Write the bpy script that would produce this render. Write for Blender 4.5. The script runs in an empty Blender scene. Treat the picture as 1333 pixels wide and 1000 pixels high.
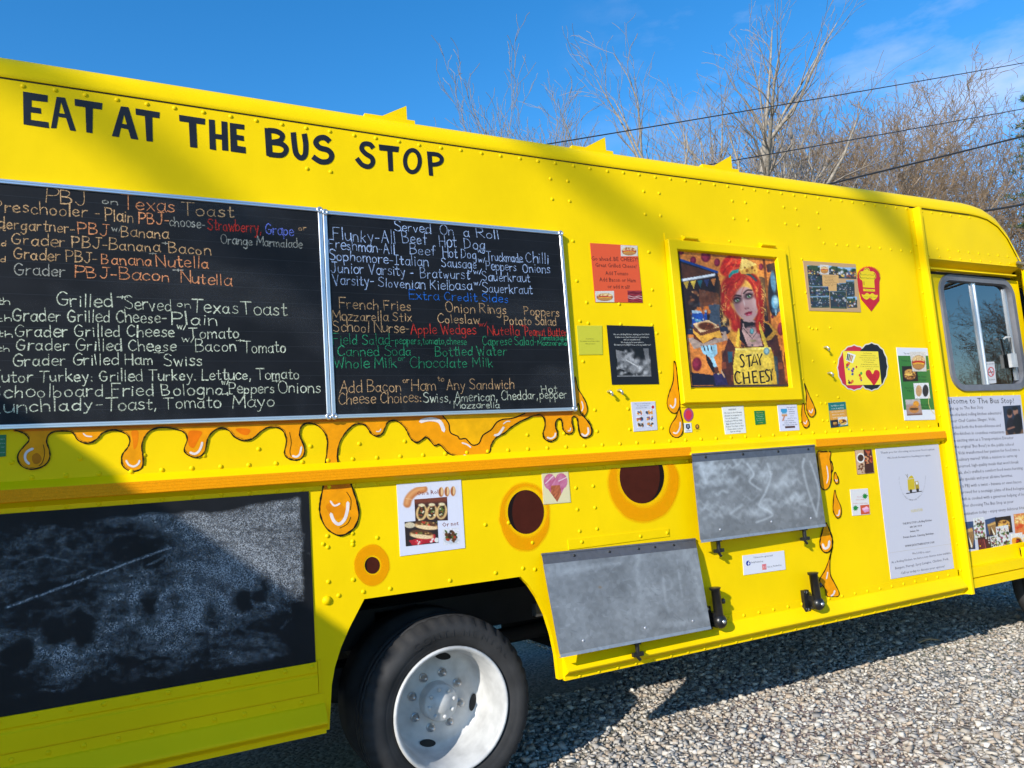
import bpy, bmesh, math, random
import numpy as np
from mathutils import Vector, Matrix
random.seed(7); rng = np.random.default_rng(7)
S = bpy.context.scene; COL = S.collection
R_ = math.radians

# ------------------------------------------------------------------ camera
FPX, DIST, EYE = 995.73, 3.21, 1.42          # focal length in photo pixels, metres to the truck side, eye height
CR = np.array([0.89169162, -0.44689555, -0.0719056])
CU = np.array([0.01195863, -0.13554268, 0.99069934])
CF = np.array([0.4524854, 0.88425819, 0.11551802])
CPOS = np.array([0.0, -DIST, EYE])
cam_d = bpy.data.cameras.new('camera'); cam = bpy.data.objects.new('camera', cam_d); COL.objects.link(cam)
cam_d.sensor_width = 36.0; cam_d.lens = 36.0 * FPX / 1333.0; cam_d.clip_start = 0.05; cam_d.clip_end = 1500
cam.matrix_world = Matrix(((CR[0], CU[0], -CF[0], CPOS[0]), (CR[1], CU[1], -CF[1], CPOS[1]),
                           (CR[2], CU[2], -CF[2], CPOS[2]), (0, 0, 0, 1)))
S.camera = cam

# ------------------------------------------------------------------ sun, sky, exposure
SUN = Vector((1.7, 1.0, -0.95)).normalized()         # the way the light travels
elev = math.asin(-SUN.z)
sd = bpy.data.lights.new('sun', 'SUN'); sd.energy = 4.2; sd.angle = R_(0.53); sd.color = (1.0, 0.94, 0.84)
so = bpy.data.objects.new('sun', sd); COL.objects.link(so)
so.rotation_euler = SUN.to_track_quat('-Z', 'Y').to_euler(); so.location = (-10, -8, 12)
W_ = bpy.data.worlds.new("World"); S.world = W_; W_.use_nodes = True
nt = W_.node_tree; nt.nodes.clear()
def N(nt, t, **kw):
    n = nt.nodes.new(t)
    for k, v in kw.items(): setattr(n, k, v)
    return n
wo = N(nt, 'ShaderNodeOutputWorld'); bg = N(nt, 'ShaderNodeBackground'); sk = N(nt, 'ShaderNodeTexSky')
sk.sky_type = 'NISHITA'; sk.sun_disc = False; sk.sun_elevation = elev
sk.sun_rotation = math.atan2(-SUN.x, -SUN.y)         # clockwise from +Y, towards the sun
sk.air_density = 1.0; sk.dust_density = 0.15; sk.ozone_density = 3.0; sk.altitude = 300
bg.inputs['Strength'].default_value = 0.13
tc = N(nt, 'ShaderNodeTexCoord'); mp = N(nt, 'ShaderNodeMapping'); mp.inputs['Scale'].default_value = (1.2, 1.2, 3.2)
nz = N(nt, 'ShaderNodeTexNoise'); nz.inputs['Scale'].default_value = 2.2; nz.inputs['Detail'].default_value = 7; nz.inputs['Roughness'].default_value = .58
rp = N(nt, 'ShaderNodeValToRGB'); rp.color_ramp.elements[0].position = .50; rp.color_ramp.elements[1].position = .80
dt = N(nt, 'ShaderNodeVectorMath', operation='DOT_PRODUCT')
cl_dir = CR * (1230 - 666.5) / FPX + CU * (500 - 150) / FPX + CF; cl_dir = cl_dir / np.linalg.norm(cl_dir)
dt.inputs[1].default_value = tuple(cl_dir)
r2 = N(nt, 'ShaderNodeMapRange'); r2.inputs[1].default_value = .90; r2.inputs[2].default_value = .995
mu = N(nt, 'ShaderNodeMath', operation='MULTIPLY'); m3 = N(nt, 'ShaderNodeMath', operation='MULTIPLY'); m3.inputs[1].default_value = .75
mx = N(nt, 'ShaderNodeMix', data_type='RGBA'); mx.inputs[7].default_value = (5.4, 5.6, 6.3, 1)
hs = N(nt, 'ShaderNodeHueSaturation'); hs.inputs['Saturation'].default_value = 1.33; hs.inputs['Value'].default_value = 1.34
l = nt.links.new
l(tc.outputs['Generated'], mp.inputs['Vector']); l(mp.outputs[0], nz.inputs['Vector']); l(nz.outputs['Fac'], rp.inputs[0])
l(tc.outputs['Generated'], dt.inputs[0]); l(dt.outputs['Value'], r2.inputs[0]); l(r2.outputs[0], mu.inputs[0]); l(rp.outputs[0], mu.inputs[1])
l(mu.outputs[0], m3.inputs[0]); l(m3.outputs[0], mx.inputs[0]); l(sk.outputs[0], hs.inputs['Color']); l(hs.outputs[0], mx.inputs[6]); l(mx.outputs[2], bg.inputs['Color']); l(bg.outputs[0], wo.inputs['Surface'])
S.view_settings.view_transform = 'Standard'; S.view_settings.look = 'None'
S.view_settings.exposure = 0.47; S.view_settings.gamma = 1.0

# ------------------------------------------------------------------ helpers
def ray(x, y): return CF * FPX + CR * (x - 666.5) - CU * (y - 500)
def W(x, y, off=0.0):
    """a measured point of the photograph on the truck side (plane Y = 0, off metres in front of it)"""
    d = ray(x, y); v = d * ((DIST - off) / d[1]); return (v[0], -off, v[2] + EYE)
def AT(x, y, Y):
    d = ray(x, y); v = d * ((DIST + Y) / d[1]); return Vector((v[0], Y, v[2] + EYE))
def zf(ox, oy, s):
    return lambda pts: [(ox + a / s, oy + b / s) for a, b in pts]
def lin(c): 
    c = np.asarray(c, float) / 255.0
    return np.where(c <= .04045, c / 12.92, ((c + .055) / 1.055) ** 2.4)
def L(r, g, b, k=.86): return tuple(lin((r, g, b)) * k)

def tag(o, label=None, cat=None, group=None, kind=None):
    if label: o['label'] = label
    if cat: o['category'] = cat
    if group: o['group'] = group
    if kind: o['kind'] = kind
    return o
def empty(name, loc, label=None, cat=None, group=None):
    o = bpy.data.objects.new(name, None); COL.objects.link(o); o.location = loc; o.empty_display_size = .2
    return tag(o, label, cat, group)
def link(name, me, mat, parent=None):
    o = bpy.data.objects.new(name, me); COL.objects.link(o)
    for m in (mat if isinstance(mat, (list, tuple)) else [mat]): me.materials.append(m)
    if parent is not None:
        o.parent = parent; o.matrix_parent_inverse = Matrix.Translation(parent.location).inverted() if parent.parent is None else Matrix.Identity(4)
    return o

class MB:
    def __init__(s): s.v = []; s.f = []; s.c = []; s.m = []; s.sm = []
    def add(s, vs, fs, col=(1, 1, 1), mi=0, smooth=False):
        b = len(s.v); s.v.extend(tuple(map(float, v)) for v in vs)
        for f in fs: s.f.append([b + i for i in f]); s.c.append(col); s.m.append(mi); s.sm.append(smooth)
        return s
    def box(s, x0, x1, y0, y1, z0, z1, **k):
        return s.add([(x0,y0,z0),(x1,y0,z0),(x1,y1,z0),(x0,y1,z0),(x0,y0,z1),(x1,y0,z1),(x1,y1,z1),(x0,y1,z1)],
                     [(0,3,2,1),(4,5,6,7),(0,1,5,4),(1,2,6,5),(2,3,7,6),(3,0,4,7)], **k)
    def extr(s, prof, x0, x1, caps=True, **k):
        """profile of (off, z) swept along the truck"""
        n = len(prof); vs = [(x0, -o, z) for o, z in prof] + [(x1, -o, z) for o, z in prof]
        fs = [(i, i + n, i + n + 1, i + 1) for i in range(n - 1)]
        if caps: fs += [tuple(range(n)), tuple(range(2 * n - 1, n - 1, -1))]
        return s.add(vs, fs, **k)
    def slab(s, pts, off, th, **k):
        """polygon given in (x, z), front face at off, going back by th"""
        n = len(pts); vs = [(x, -off, z) for x, z in pts] + [(x, -off + th, z) for x, z in pts]
        fs = [tuple(range(n))] + [(i, i + n, (i + 1) % n + n, (i + 1) % n) for i in range(n)]
        return s.add(vs, fs, **k)
    def dome(s, x, z, off=0.0, r=.0095, h=.005, **k):
        n = 8; vs = []
        for q, hh in ((1, 0), (.78, .62)):
            vs += [(x + r * q * math.cos(6.2832 * i / n), -off - h * hh, z + r * q * math.sin(6.2832 * i / n)) for i in range(n)]
        vs.append((x, -off - h, z))
        fs = [(i, (i + 1) % n, n + (i + 1) % n, n + i) for i in range(n)] + [(n + i, n + (i + 1) % n, 2 * n) for i in range(n)]
        return s.add(vs, fs, smooth=True, **k)
    def tube(s, pts, r, n=8, caps=True, **k):
        pts = [Vector(p) for p in pts]; rs = r if isinstance(r, (list, tuple)) else [r] * len(pts); vs = []
        for i, p in enumerate(pts):
            d = (pts[min(i + 1, len(pts) - 1)] - pts[max(i - 1, 0)]).normalized()
            a = d.orthogonal().normalized() if i == 0 else (a - d * a.dot(d)).normalized()
            b = d.cross(a)
            vs += [p + (a * math.cos(6.28319 * j / n) + b * math.sin(6.28319 * j / n)) * rs[i] for j in range(n)]
        fs = [(i * n + j, i * n + (j + 1) % n, (i + 1) * n + (j + 1) % n, (i + 1) * n + j) for i in range(len(pts) - 1) for j in range(n)]
        s.add(vs, fs, smooth=True, **k)
        if caps:
            m = (len(pts) - 1) * n
            s.add(vs[:n], [tuple(range(n - 1, -1, -1))], **k); s.add(vs[m:], [tuple(range(n))], **k)
        return s
    def lathe(s, prof, cx, cz, n=48, a0=0, **k):
        """profile of (radius, y) turned about the axle line"""
        m = len(prof); vs = []
        for i in range(n):
            a = 6.283185 * i / n + a0
            vs += [(cx + r * math.cos(a), y, cz + r * math.sin(a)) for r, y in prof]
        fs = [(i * m + j, i * m + j + 1, ((i + 1) % n) * m + j + 1, ((i + 1) % n) * m + j) for i in range(n) for j in range(m - 1)]
        return s.add(vs, fs, smooth=True, **k)
    def build(s, name, mat, parent=None, recalc=False):
        me = bpy.data.meshes.new(name); me.from_pydata(s.v, [], s.f)
        me.polygons.foreach_set('material_index', s.m); me.polygons.foreach_set('use_smooth', s.sm)
        at = me.color_attributes.new('Col', 'FLOAT_COLOR', 'CORNER')
        buf = np.ones((len(me.loops), 4), np.float32); cnt = np.array([len(f) for f in s.f])
        buf[:, :3] = np.repeat(np.array([c[:3] for c in s.c], np.float32).reshape(-1, 3), cnt, axis=0)
        at.data.foreach_set('color', buf.ravel())
        if recalc:
            bm = bmesh.new(); bm.from_mesh(me); bmesh.ops.recalc_face_normals(bm, faces=bm.faces); bm.to_mesh(me); bm.free()
        me.update()
        return link(name, me, mat, parent)

def holed(outer, holes, off, th, mb, **k):
    """plate in (x, z) with holes; front at off, edges turned back by th"""
    bm = bmesh.new(); es = []
    for lp in [outer] + holes:
        vs = [bm.verts.new((x, -off, z)) for x, z in lp]
        es += [bm.edges.new((vs[i], vs[(i + 1) % len(vs)])) for i in range(len(vs))]
    bmesh.ops.triangle_fill(bm, edges=es, use_beauty=True, normal=(0, -1, 0))
    bm.verts.index_update()
    mb.add([v.co[:] for v in bm.verts], [[v.index for v in f.verts] for f in bm.faces], **k); bm.free()
    for lp in [outer] + holes:
        n = len(lp)
        mb.add([(x, -off, z) for x, z in lp] + [(x, -off + th, z) for x, z in lp], [(i, i + n, (i + 1) % n + n, (i + 1) % n) for i in range(n)], **k)
    return mb
def rrect(x0, x1, z0, z1, r, n=6):
    out = []
    for cx, cz, a in ((x1 - r, z1 - r, 0), (x0 + r, z1 - r, 90), (x0 + r, z0 + r, 180), (x1 - r, z0 + r, 270)):
        out += [(cx + r * math.cos(R_(a + 90 * i / n)), cz + r * math.sin(R_(a + 90 * i / n))) for i in range(n + 1)]
    return out
def smooth(pts, n=5, closed=False):
    P = [np.array(p, float) for p in pts]; m = len(P); out = []
    g = (lambda i: P[i % m]) if closed else (lambda i: P[min(max(i, 0), m - 1)])
    for i in range(m if closed else m - 1):
        a, b, c, d = g(i - 1), g(i), g(i + 1), g(i + 2)
        for t in np.linspace(0, 1, n, endpoint=False):
            out.append(.5 * (2 * b + (c - a) * t + (2 * a - 5 * b + 4 * c - d) * t * t + (3 * b - a - 3 * c + d) * t ** 3))
    if not closed: out.append(P[-1])
    return out
def ribbon(pts, w, closed=False, square=False):
    """flat band round a 2-D line: vertices and quads"""
    P = np.array(pts, float); n = len(P); ws = np.full(n, w) if np.isscalar(w) else np.array(w, float)
    if closed: T = np.roll(P, -1, 0) - np.roll(P, 1, 0)
    else: T = np.gradient(P, axis=0) if n > 1 else P
    T = T / (np.linalg.norm(T, axis=1, keepdims=True) + 1e-9); Nn = np.stack([-T[:, 1], T[:, 0]], 1)
    if square and not closed: P = P.copy(); P[0] -= T[0] * ws[0] / 2; P[-1] += T[-1] * ws[-1] / 2
    A = P + Nn * ws[:, None] / 2; B = P - Nn * ws[:, None] / 2
    fs = [(i, (i + 1) % n, n + (i + 1) % n, n + i) for i in range(n if closed else n - 1)]
    return list(map(tuple, A)) + list(map(tuple, B)), fs
def px_poly(mb, pts, off, col, **k): return mb.add([W(x, y, off) for x, y in pts], [tuple(range(len(pts)))], col=col, **k)
def px_line(mb, pts, w, off, col, closed=False, sq=False, **k):
    v, f = ribbon(pts, w, closed, sq); return mb.add([W(x, y, off) for x, y in v], f, col=col, **k)

# value noise for printed pictures
def vn(X, Y, seed=0):
    X = np.asarray(X, float); Y = np.asarray(Y, float); xi = np.floor(X).astype(int); yi = np.floor(Y).astype(int); fx = X - xi; fy = Y - yi
    fx = fx * fx * (3 - 2 * fx); fy = fy * fy * (3 - 2 * fy)
    h = lambda a, b: np.modf(np.abs(np.sin(a * 127.1 + b * 311.7 + seed * 74.7) * 43758.5453))[0]
    return (h(xi, yi) * (1 - fx) + h(xi + 1, yi) * fx) * (1 - fy) + (h(xi, yi + 1) * (1 - fx) + h(xi + 1, yi + 1) * fx) * fy
def fbm(X, Y, seed=0, o=4): return sum(vn(X * 2 ** i, Y * 2 ** i, seed + i * 3) / 2 ** (i + 1) for i in range(o)) / (1 - .5 ** o)

class Pic:
    """a printed picture: a fine grid whose vertices carry the ink colours; drawn in the pixel frame of its four corners"""
    def __init__(s, c, nx, ny, bg, wc=None):
        s.c = c; s.nx, s.ny = nx, ny; s.wc = wc
        U, V = np.meshgrid(np.linspace(0, 1, nx), np.linspace(0, 1, ny)); s.U, s.V = U, V
        q = [np.array(p, float) for p in c]
        XY = [(1 - U) * (1 - V) * q[0][i] + U * (1 - V) * q[1][i] + U * V * q[2][i] + (1 - U) * V * q[3][i] for i in (0, 1)]
        s.X, s.Y = XY; s.img = np.empty((ny, nx, 3)); s.img[:] = bg; s.a = np.ones((ny, nx))
    def blend(s, m, col):
        m = np.clip(m, 0, 1)[..., None]; s.img = s.img * (1 - m) + np.asarray(col, float) * m; return s
    def ell(s, cx, cy, rx, ry, col, soft=.15, rot=0, op=1):
        dx, dy = s.X - cx, s.Y - cy; c, n = math.cos(R_(rot)), math.sin(R_(rot))
        d = np.sqrt(((dx * c + dy * n) / rx) ** 2 + ((-dx * n + dy * c) / ry) ** 2); return s.blend((1 + soft / 2 - d) / soft * op, col)
    def poly(s, pts, col, op=1):
        n = len(pts); ins = np.zeros(s.X.shape, bool)
        for i in range(n):
            (x0, y0), (x1, y1) = pts[i], pts[(i + 1) % n]
            if y0 == y1: continue
            ins ^= ((s.Y < y0) != (s.Y < y1)) & (s.X < (x1 - x0) * (s.Y - y0) / (y1 - y0) + x0)
        return s.blend(ins * op, col)
    def line(s, pts, w, col, soft=.3, op=1):
        d = np.full(s.X.shape, 1e9)
        for (x0, y0), (x1, y1) in zip(pts[:-1], pts[1:]):
            ex, ey = x1 - x0, y1 - y0; t = np.clip(((s.X - x0) * ex + (s.Y - y0) * ey) / (ex * ex + ey * ey + 1e-9), 0, 1)
            d = np.minimum(d, np.hypot(s.X - x0 - t * ex, s.Y - y0 - t * ey))
        return s.blend((w / 2 * (1 + soft) - d) / (w / 2 * soft * 2) * op, col)
    def noise(s, sc, amp, seed=0, o=3):
        s.img = np.clip(s.img * (1 + amp * 2 * (fbm(s.X * sc, s.Y * sc, seed, o)[..., None] - .5)), 0, 255); return s
    def build(s, name, mat, parent, off, world=None):
        f = world or (lambda x, y: W(x, y, off)); wc = s.wc or [np.array(f(*p)) for p in s.c]
        U, V = s.U[..., None], s.V[..., None]
        P = (1 - U) * (1 - V) * np.array(wc[0]) + U * (1 - V) * np.array(wc[1]) + U * V * np.array(wc[2]) + (1 - U) * V * np.array(wc[3])
        idx = np.arange(s.nx * s.ny).reshape(s.ny, s.nx)
        F = np.stack([idx[:-1, :-1], idx[1:, :-1], idx[1:, 1:], idx[:-1, 1:]], -1).reshape(-1, 4)
        me = bpy.data.meshes.new(name); me.from_pydata(P.reshape(-1, 3).tolist(), [], F.tolist())
        at = me.color_attributes.new('Col', 'FLOAT_COLOR', 'POINT'); b = np.ones((s.ny * s.nx, 4), np.float32)
        b[:, :3] = (lin(s.img) * .86).reshape(-1, 3); b[:, 3] = s.a.reshape(-1)
        at.data.foreach_set('color', b.ravel()); me.update()
        return link(name, me, mat, parent)

# ------------------------------------------------------------------ materials
def mat(name, col, rough=.5, metal=0.0, attr=False, bump=None, vary=None, spec=.5, coat=0):
    m = bpy.data.materials.new(name); m.use_nodes = True; t = m.node_tree; b = t.nodes['Principled BSDF']
    b.inputs['Base Color'].default_value = (*col, 1); b.inputs['Roughness'].default_value = rough; b.inputs['Metallic'].default_value = metal
    b.inputs['Specular IOR Level'].default_value = spec; b.inputs['Coat Weight'].default_value = coat
    src = None; g = t.nodes.new('ShaderNodeTexCoord')
    if attr:
        a = t.nodes.new('ShaderNodeVertexColor'); a.layer_name = 'Col'; src = a.outputs['Color']
    if vary:                                             # (scale, darkest, lightest)
        z = N(t, 'ShaderNodeTexNoise'); z.inputs['Scale'].default_value = vary[0]; z.inputs['Detail'].default_value = 6; t.links.new(g.outputs['Object'], z.inputs['Vector'])
        mr = N(t, 'ShaderNodeMapRange'); mr.inputs[1].default_value = .3; mr.inputs[2].default_value = .7; mr.inputs[3].default_value = vary[1]; mr.inputs[4].default_value = vary[2]
        t.links.new(z.outputs['Fac'], mr.inputs[0]); x = N(t, 'ShaderNodeVectorMath', operation='SCALE')
        if src: t.links.new(src, x.inputs[0])
        else: x.inputs[0].default_value = col
        t.links.new(mr.outputs[0], x.inputs['Scale']); src = x.outputs[0]
    if src: t.links.new(src, b.inputs['Base Color'])
    if bump:                                             # list of (scale, strength, distance)
        last = None
        for sc, st, di in bump:
            z = N(t, 'ShaderNodeTexNoise'); z.inputs['Scale'].default_value = sc; z.inputs['Detail'].default_value = 4; t.links.new(g.outputs['Object'], z.inputs['Vector'])
            bp = N(t, 'ShaderNodeBump'); bp.inputs['Strength'].default_value = st; bp.inputs['Distance'].default_value = di
            t.links.new(z.outputs['Fac'], bp.inputs['Height'])
            if last: t.links.new(last, bp.inputs['Normal'])
            last = bp.outputs[0]
        t.links.new(last, b.inputs['Normal'])
    return m
YEL = (0.86, 0.585, 0.0004)
M_yel = mat('yellow_paint', YEL, .46, bump=[(1.6, .35, .03), (45, .10, .0012)], vary=(2.2, .93, 1.04), spec=.09)
M_tape = mat('orange_tape', (.84, .31, .0005), .42, vary=(240, .88, 1.08), bump=[(300, .3, .001)], spec=.1)
M_blk = mat('black_paint', (.008, .008, .012), .45, vary=(14, .7, 1.5), spec=.35)
M_alu = mat('aluminium', (.62, .64, .68), .34, .85, bump=[(60, .08, .002)])
M_slate = mat('slate', (.0065, .007, .009), .55, vary=(6, .7, 1.4), spec=.2)
M_print = mat('printed_sheet', (1, 1, 1), .42, attr=True, spec=.35, bump=[(9, .12, .004)])
M_mural = mat('mural_paint', (1, 1, 1), .4, attr=True, vary=(22, .88, 1.1), spec=.1, bump=[(120, .25, .001)])
M_rub = mat('rubber', (.022, .022, .023), .75, vary=(9, .7, 1.6), spec=.3, bump=[(60, .2, .002)])
M_rim = mat('rim_white', (.56, .56, .55), .45, vary=(11, .66, 1.05))
M_iron = mat('black_iron', (.010, .010, .011), .35, vary=(40, .7, 1.5), spec=.55)
M_dark = mat('underbody', (.012, .012, .012), .85, vary=(4, .6, 1.6))
M_steel = mat('zinc_steel', (.55, .55, .55), .35, .9)
M_grey = mat('grey_rubber', (.14, .145, .165), .5, vary=(20, .9, 1.1))
M_cab = mat('cab_trim', (.05, .05, .055), .8)

def soft_mat(name, rough=.6, grain=0, lo=.3, hi=.6, spec=.3):
    """colour attribute whose alpha thins the coat, broken up by grain like chalk"""
    m = bpy.data.materials.new(name); m.use_nodes = True; t = m.node_tree; b = t.nodes['Principled BSDF']; out = t.nodes['Material Output']
    b.inputs['Roughness'].default_value = rough; b.inputs['Specular IOR Level'].default_value = spec
    a = t.nodes.new('ShaderNodeVertexColor'); a.layer_name = 'Col'; t.links.new(a.outputs['Color'], b.inputs['Base Color'])
    tr = t.nodes.new('ShaderNodeBsdfTransparent'); x = t.nodes.new('ShaderNodeMixShader')
    fac = a.outputs['Alpha']
    if grain:
        g = t.nodes.new('ShaderNodeTexCoord'); z = N(t, 'ShaderNodeTexNoise'); z.inputs['Scale'].default_value = grain; z.inputs['Detail'].default_value = 3; z.inputs['Roughness'].default_value = .7
        t.links.new(g.outputs['Object'], z.inputs['Vector']); mr = N(t, 'ShaderNodeMapRange'); mr.inputs[1].default_value = lo; mr.inputs[2].default_value = hi
        t.links.new(z.outputs['Fac'], mr.inputs[0]); mm = N(t, 'ShaderNodeMath', operation='MULTIPLY'); t.links.new(mr.outputs[0], mm.inputs[0]); t.links.new(fac, mm.inputs[1]); fac = mm.outputs[0]
    t.links.new(fac, x.inputs[0]); t.links.new(tr.outputs[0], x.inputs[1]); t.links.new(b.outputs[0], x.inputs[2]); t.links.new(x.outputs[0], out.inputs['Surface'])
    return m
M_chalk = soft_mat('chalk', .95, 260, .33, .55, .05)
M_smear = soft_mat('chalk_smear', .95, 300, .40, .62, .05)
M_wash = soft_mat('paint_wash', .45, spec=.08)
def galv_mat():
    m = mat('galvanised', (.5, .5, .5), .45, .45, bump=[(90, .12, .002), (3, .2, .01)]); t = m.node_tree; b = t.nodes['Principled BSDF']
    a = t.nodes.new('ShaderNodeVertexColor'); a.layer_name = 'Col'
    v = N(t, 'ShaderNodeTexVoronoi'); v.inputs['Scale'].default_value = 45; g = t.nodes.new('ShaderNodeTexCoord'); t.links.new(g.outputs['Object'], v.inputs['Vector'])
    mr = N(t, 'ShaderNodeMapRange'); mr.inputs[3].default_value = .86; mr.inputs[4].default_value = 1.1; t.links.new(v.outputs['Color'], mr.inputs[0])
    x = N(t, 'ShaderNodeVectorMath', operation='SCALE'); t.links.new(a.outputs['Color'], x.inputs[0]); t.links.new(mr.outputs[0], x.inputs['Scale']); t.links.new(x.outputs[0], b.inputs['Base Color'])
    return m
M_galv = galv_mat()
def glass_mat():
    m = bpy.data.materials.new('window_glass'); m.use_nodes = True; t = m.node_tree; t.nodes.clear()
    o = N(t, 'ShaderNodeOutputMaterial'); f = N(t, 'ShaderNodeFresnel'); f.inputs[0].default_value = 2.9; tr = N(t, 'ShaderNodeBsdfTransparent'); tr.inputs[0].default_value = (.84, .87, .86, 1)
    g = N(t, 'ShaderNodeBsdfGlossy'); g.inputs['Roughness'].default_value = .01; x = N(t, 'ShaderNodeMixShader')
    t.links.new(f.outputs[0], x.inputs[0]); t.links.new(tr.outputs[0], x.inputs[1]); t.links.new(g.outputs[0], x.inputs[2]); t.links.new(x.outputs[0], o.inputs[0]); return m
M_glass = glass_mat()
# ------------------------------------------------------------------ lettering
# hand-written chalk letters: strokes on a grid ten units high ('~' = curved stroke)
GL = {
'A':(6,'0 0 3 10 6 0|1.2 4 5 4'),'B':(5.5,'0 0 0 10|~0 10 3.6 9.6 4.4 7.6 3 5.6 0 5.2|~0 5.2 4 4.8 5.3 2.6 3.6 .4 0 0'),
'C':(5.8,'~5.6 8.4 3.6 10 1.2 8 .2 4.6 1.2 1.2 3.4 0 5.8 1.6'),'D':(5.8,'0 0 0 10|~-.3 10 3.6 9.2 5.7 5.6 4.4 1.6 -.2 0'),
'E':(5,'4.8 10 0 10 0 0 5 0|0 5.2 4 5.2'),'F':(5,'0 0 0 10 5 10|0 5.4 3.8 5.4'),
'G':(6.2,'~5.8 8.6 3.6 10 1.2 8 .2 4.6 1.2 1.2 3.6 0 5.6 1.4 6 4.2|6.2 4.3 3.2 4.4'),'H':(5.6,'0 0 0 10|5.6 0 5.6 10|0 5 5.6 5'),
'I':(3.6,'0 10 3.6 10|1.8 10 1.8 0|0 0 3.6 0'),'J':(5,'~4 10 4 3 3 .3 1.4 0 0 1.8|1.6 10 6 10'),'K':(5.4,'0 0 0 10|5 9.4 0 4.2|1.4 5.4 5.4 0'),
'L':(4.6,'0 10 0 0 4.6 0'),'M':(7.4,'0 0 .6 10 3.7 3.4 6.8 10 7.4 0'),'N':(6,'0 0 0 10 6 0 6 10'),
'O':(6.2,'~3.1 10 .8 8.4 0 5 .8 1.4 3.1 0 5.4 1.4 6.2 5 5.4 8.4 3.1 10'),'P':(5.2,'0 0 0 10|~-.2 10 4 9.6 5.2 7.4 3.8 5 0 4.6'),
'R':(5.6,'0 0 0 10|~-.2 10 4 9.6 5 7.5 3.6 5.4 0 5|1.8 5 5.6 0'),'S':(5.4,'~5.2 8.8 3.2 10 .8 9 .6 6.8 3 5.2 5 3.6 4.8 1 2.6 0 0 1.2'),
'T':(6,'0 10 6.6 10|3.2 10 3 0'),'U':(5.6,'~0 10 0 3 1.2 .4 3 0 4.8 .8 5.6 3 5.6 10'),'V':(5.8,'0 10 2.9 0 5.8 10'),'W':(8,'0 10 2 0 4 7 6 0 8 10'),
'a':(4.6,'~4.3 4.6 2.4 5.8 .4 4.2 .2 1.6 1.8 0 3.6 1 4.4 4.4|~4.4 5.8 4.2 1.4 4.9 0'),'b':(4.4,'0 10 0 0|~0 3.4 1.8 5.6 4 4.4 4.2 1.6 2.4 0 0 1'),
'c':(4,'~4 4.6 2.4 5.8 .5 4.4 .2 1.8 1.8 0 4 1'),'d':(4.6,'4.4 10 4.4 0|~4.4 4.2 2.6 5.7 .5 4.4 .2 1.6 1.8 0 4.4 1.4'),
'e':(4.3,'~.2 3 4.2 3.3 3.6 5.2 2.2 5.8 .5 4.4 .2 1.8 1.8 0 4.2 .9'),'f':(3.4,'~3.6 9.4 2.4 10 1.4 8.4 1.3 0|0 5.6 3.2 5.6'),
'g':(4.5,'~4.2 4.6 2.4 5.7 .5 4.3 .2 1.6 1.8 .2 3.6 1.2 4.2 4.6|~4.3 5.7 4.2 -2.2 2.6 -4 .4 -3'),'h':(4.3,'0 10 0 0|~0 3.4 2 5.6 4 4.6 4.2 0'),
'i':(1.2,'.6 5.6 .6 0|.5 8 .8 7.6'),'j':(2.4,'~2 5.6 2 -2.4 1 -4 -.6 -3.2|1.9 8 2.2 7.6'),'k':(4,'0 10 0 0|3.6 5.6 0 2.4|1.2 3.2 4 0'),'l':(1,'.5 10 .5 0'),
'm':(6.6,'0 5.6 0 0|~0 3.6 1.6 5.6 3.1 4.4 3.2 0|~3.2 3.6 5 5.6 6.4 4.4 6.6 0'),'n':(4.2,'0 5.6 0 0|~0 3.6 1.8 5.6 3.8 4.6 4.2 0'),
'o':(4.4,'~2.2 5.7 .5 4.6 .1 2.6 .8 .5 2.2 0 3.8 .8 4.4 2.8 3.8 4.8 2.2 5.7'),'p':(4.4,'0 5.6 0 -4|~0 3.8 2 5.6 4 4.4 4.2 1.8 2.4 0 0 1'),
'q':(4.4,'4.2 5.6 4.2 -4|~4.2 4.4 2.4 5.7 .4 4.2 .2 1.6 1.8 0 4.2 1.2'),'r':(3.2,'0 5.6 0 0|~0 3.4 1.4 5.3 3.2 5.4'),'s':(3.6,'~3.4 5 2 5.8 .5 4.8 1.2 3.4 3 2.5 3.4 1 1.8 0 0 .7'),
't':(3.2,'~1.5 8.6 1.4 1.2 2.2 0 3.4 .5|0 5.8 3.2 5.8'),'u':(4.3,'~0 5.6 .1 1.6 1.4 0 3.2 .8 4.2 2.6|4.3 5.6 4.3 0'),'v':(4,'0 5.6 2 0 4 5.6'),'w':(6,'0 5.6 1.5 0 3 4.6 4.5 0 6 5.6'),
'x':(4,'0 5.6 4 0|4 5.6 0 0'),'y':(4.3,'0 5.6 2.2 .6|~4.3 5.6 2.6 .4 1.2 -3.6 0 -3.8'),'z':(4,'0 5.6 4 5.6 0 0 4 0'),
'-':(3,'0 3.4 3 3.5'),'+':(3.4,'0 5.6 3.4 5.6|1.7 7.4 1.7 3.8'),'/':(3.4,'0 -1 3.6 9'),',':(1.2,'.8 .6 .2 -1.8'),'.':(1.2,'.4 .3 .7 0'),':':(1.6,'.6 1 .9 .7|.6 4.6 .9 4.3'),
'1':(2,'1 10 1 0'),'2':(4,'~.2 8 2 10 4 8 3 5 0 0|0 0 4.4 0'),"'":(1,'.5 10 .3 8')}
def glyph_strokes(ch):
    w, d = GL[ch]; out = []
    for s in d.split('|'):
        cur = s[0] == '~'; n = list(map(float, s.lstrip('~').split())); p = list(zip(n[::2], n[1::2]))
        out += [smooth(p, 4)] if cur else [[np.array(p[i]), np.array(p[i + 1])] for i in range(len(p) - 1)]
    return w, out
def up_vec(x, y):
    k = (x + 74) / (y + 9150); return np.array([-k, -1.0])
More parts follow.
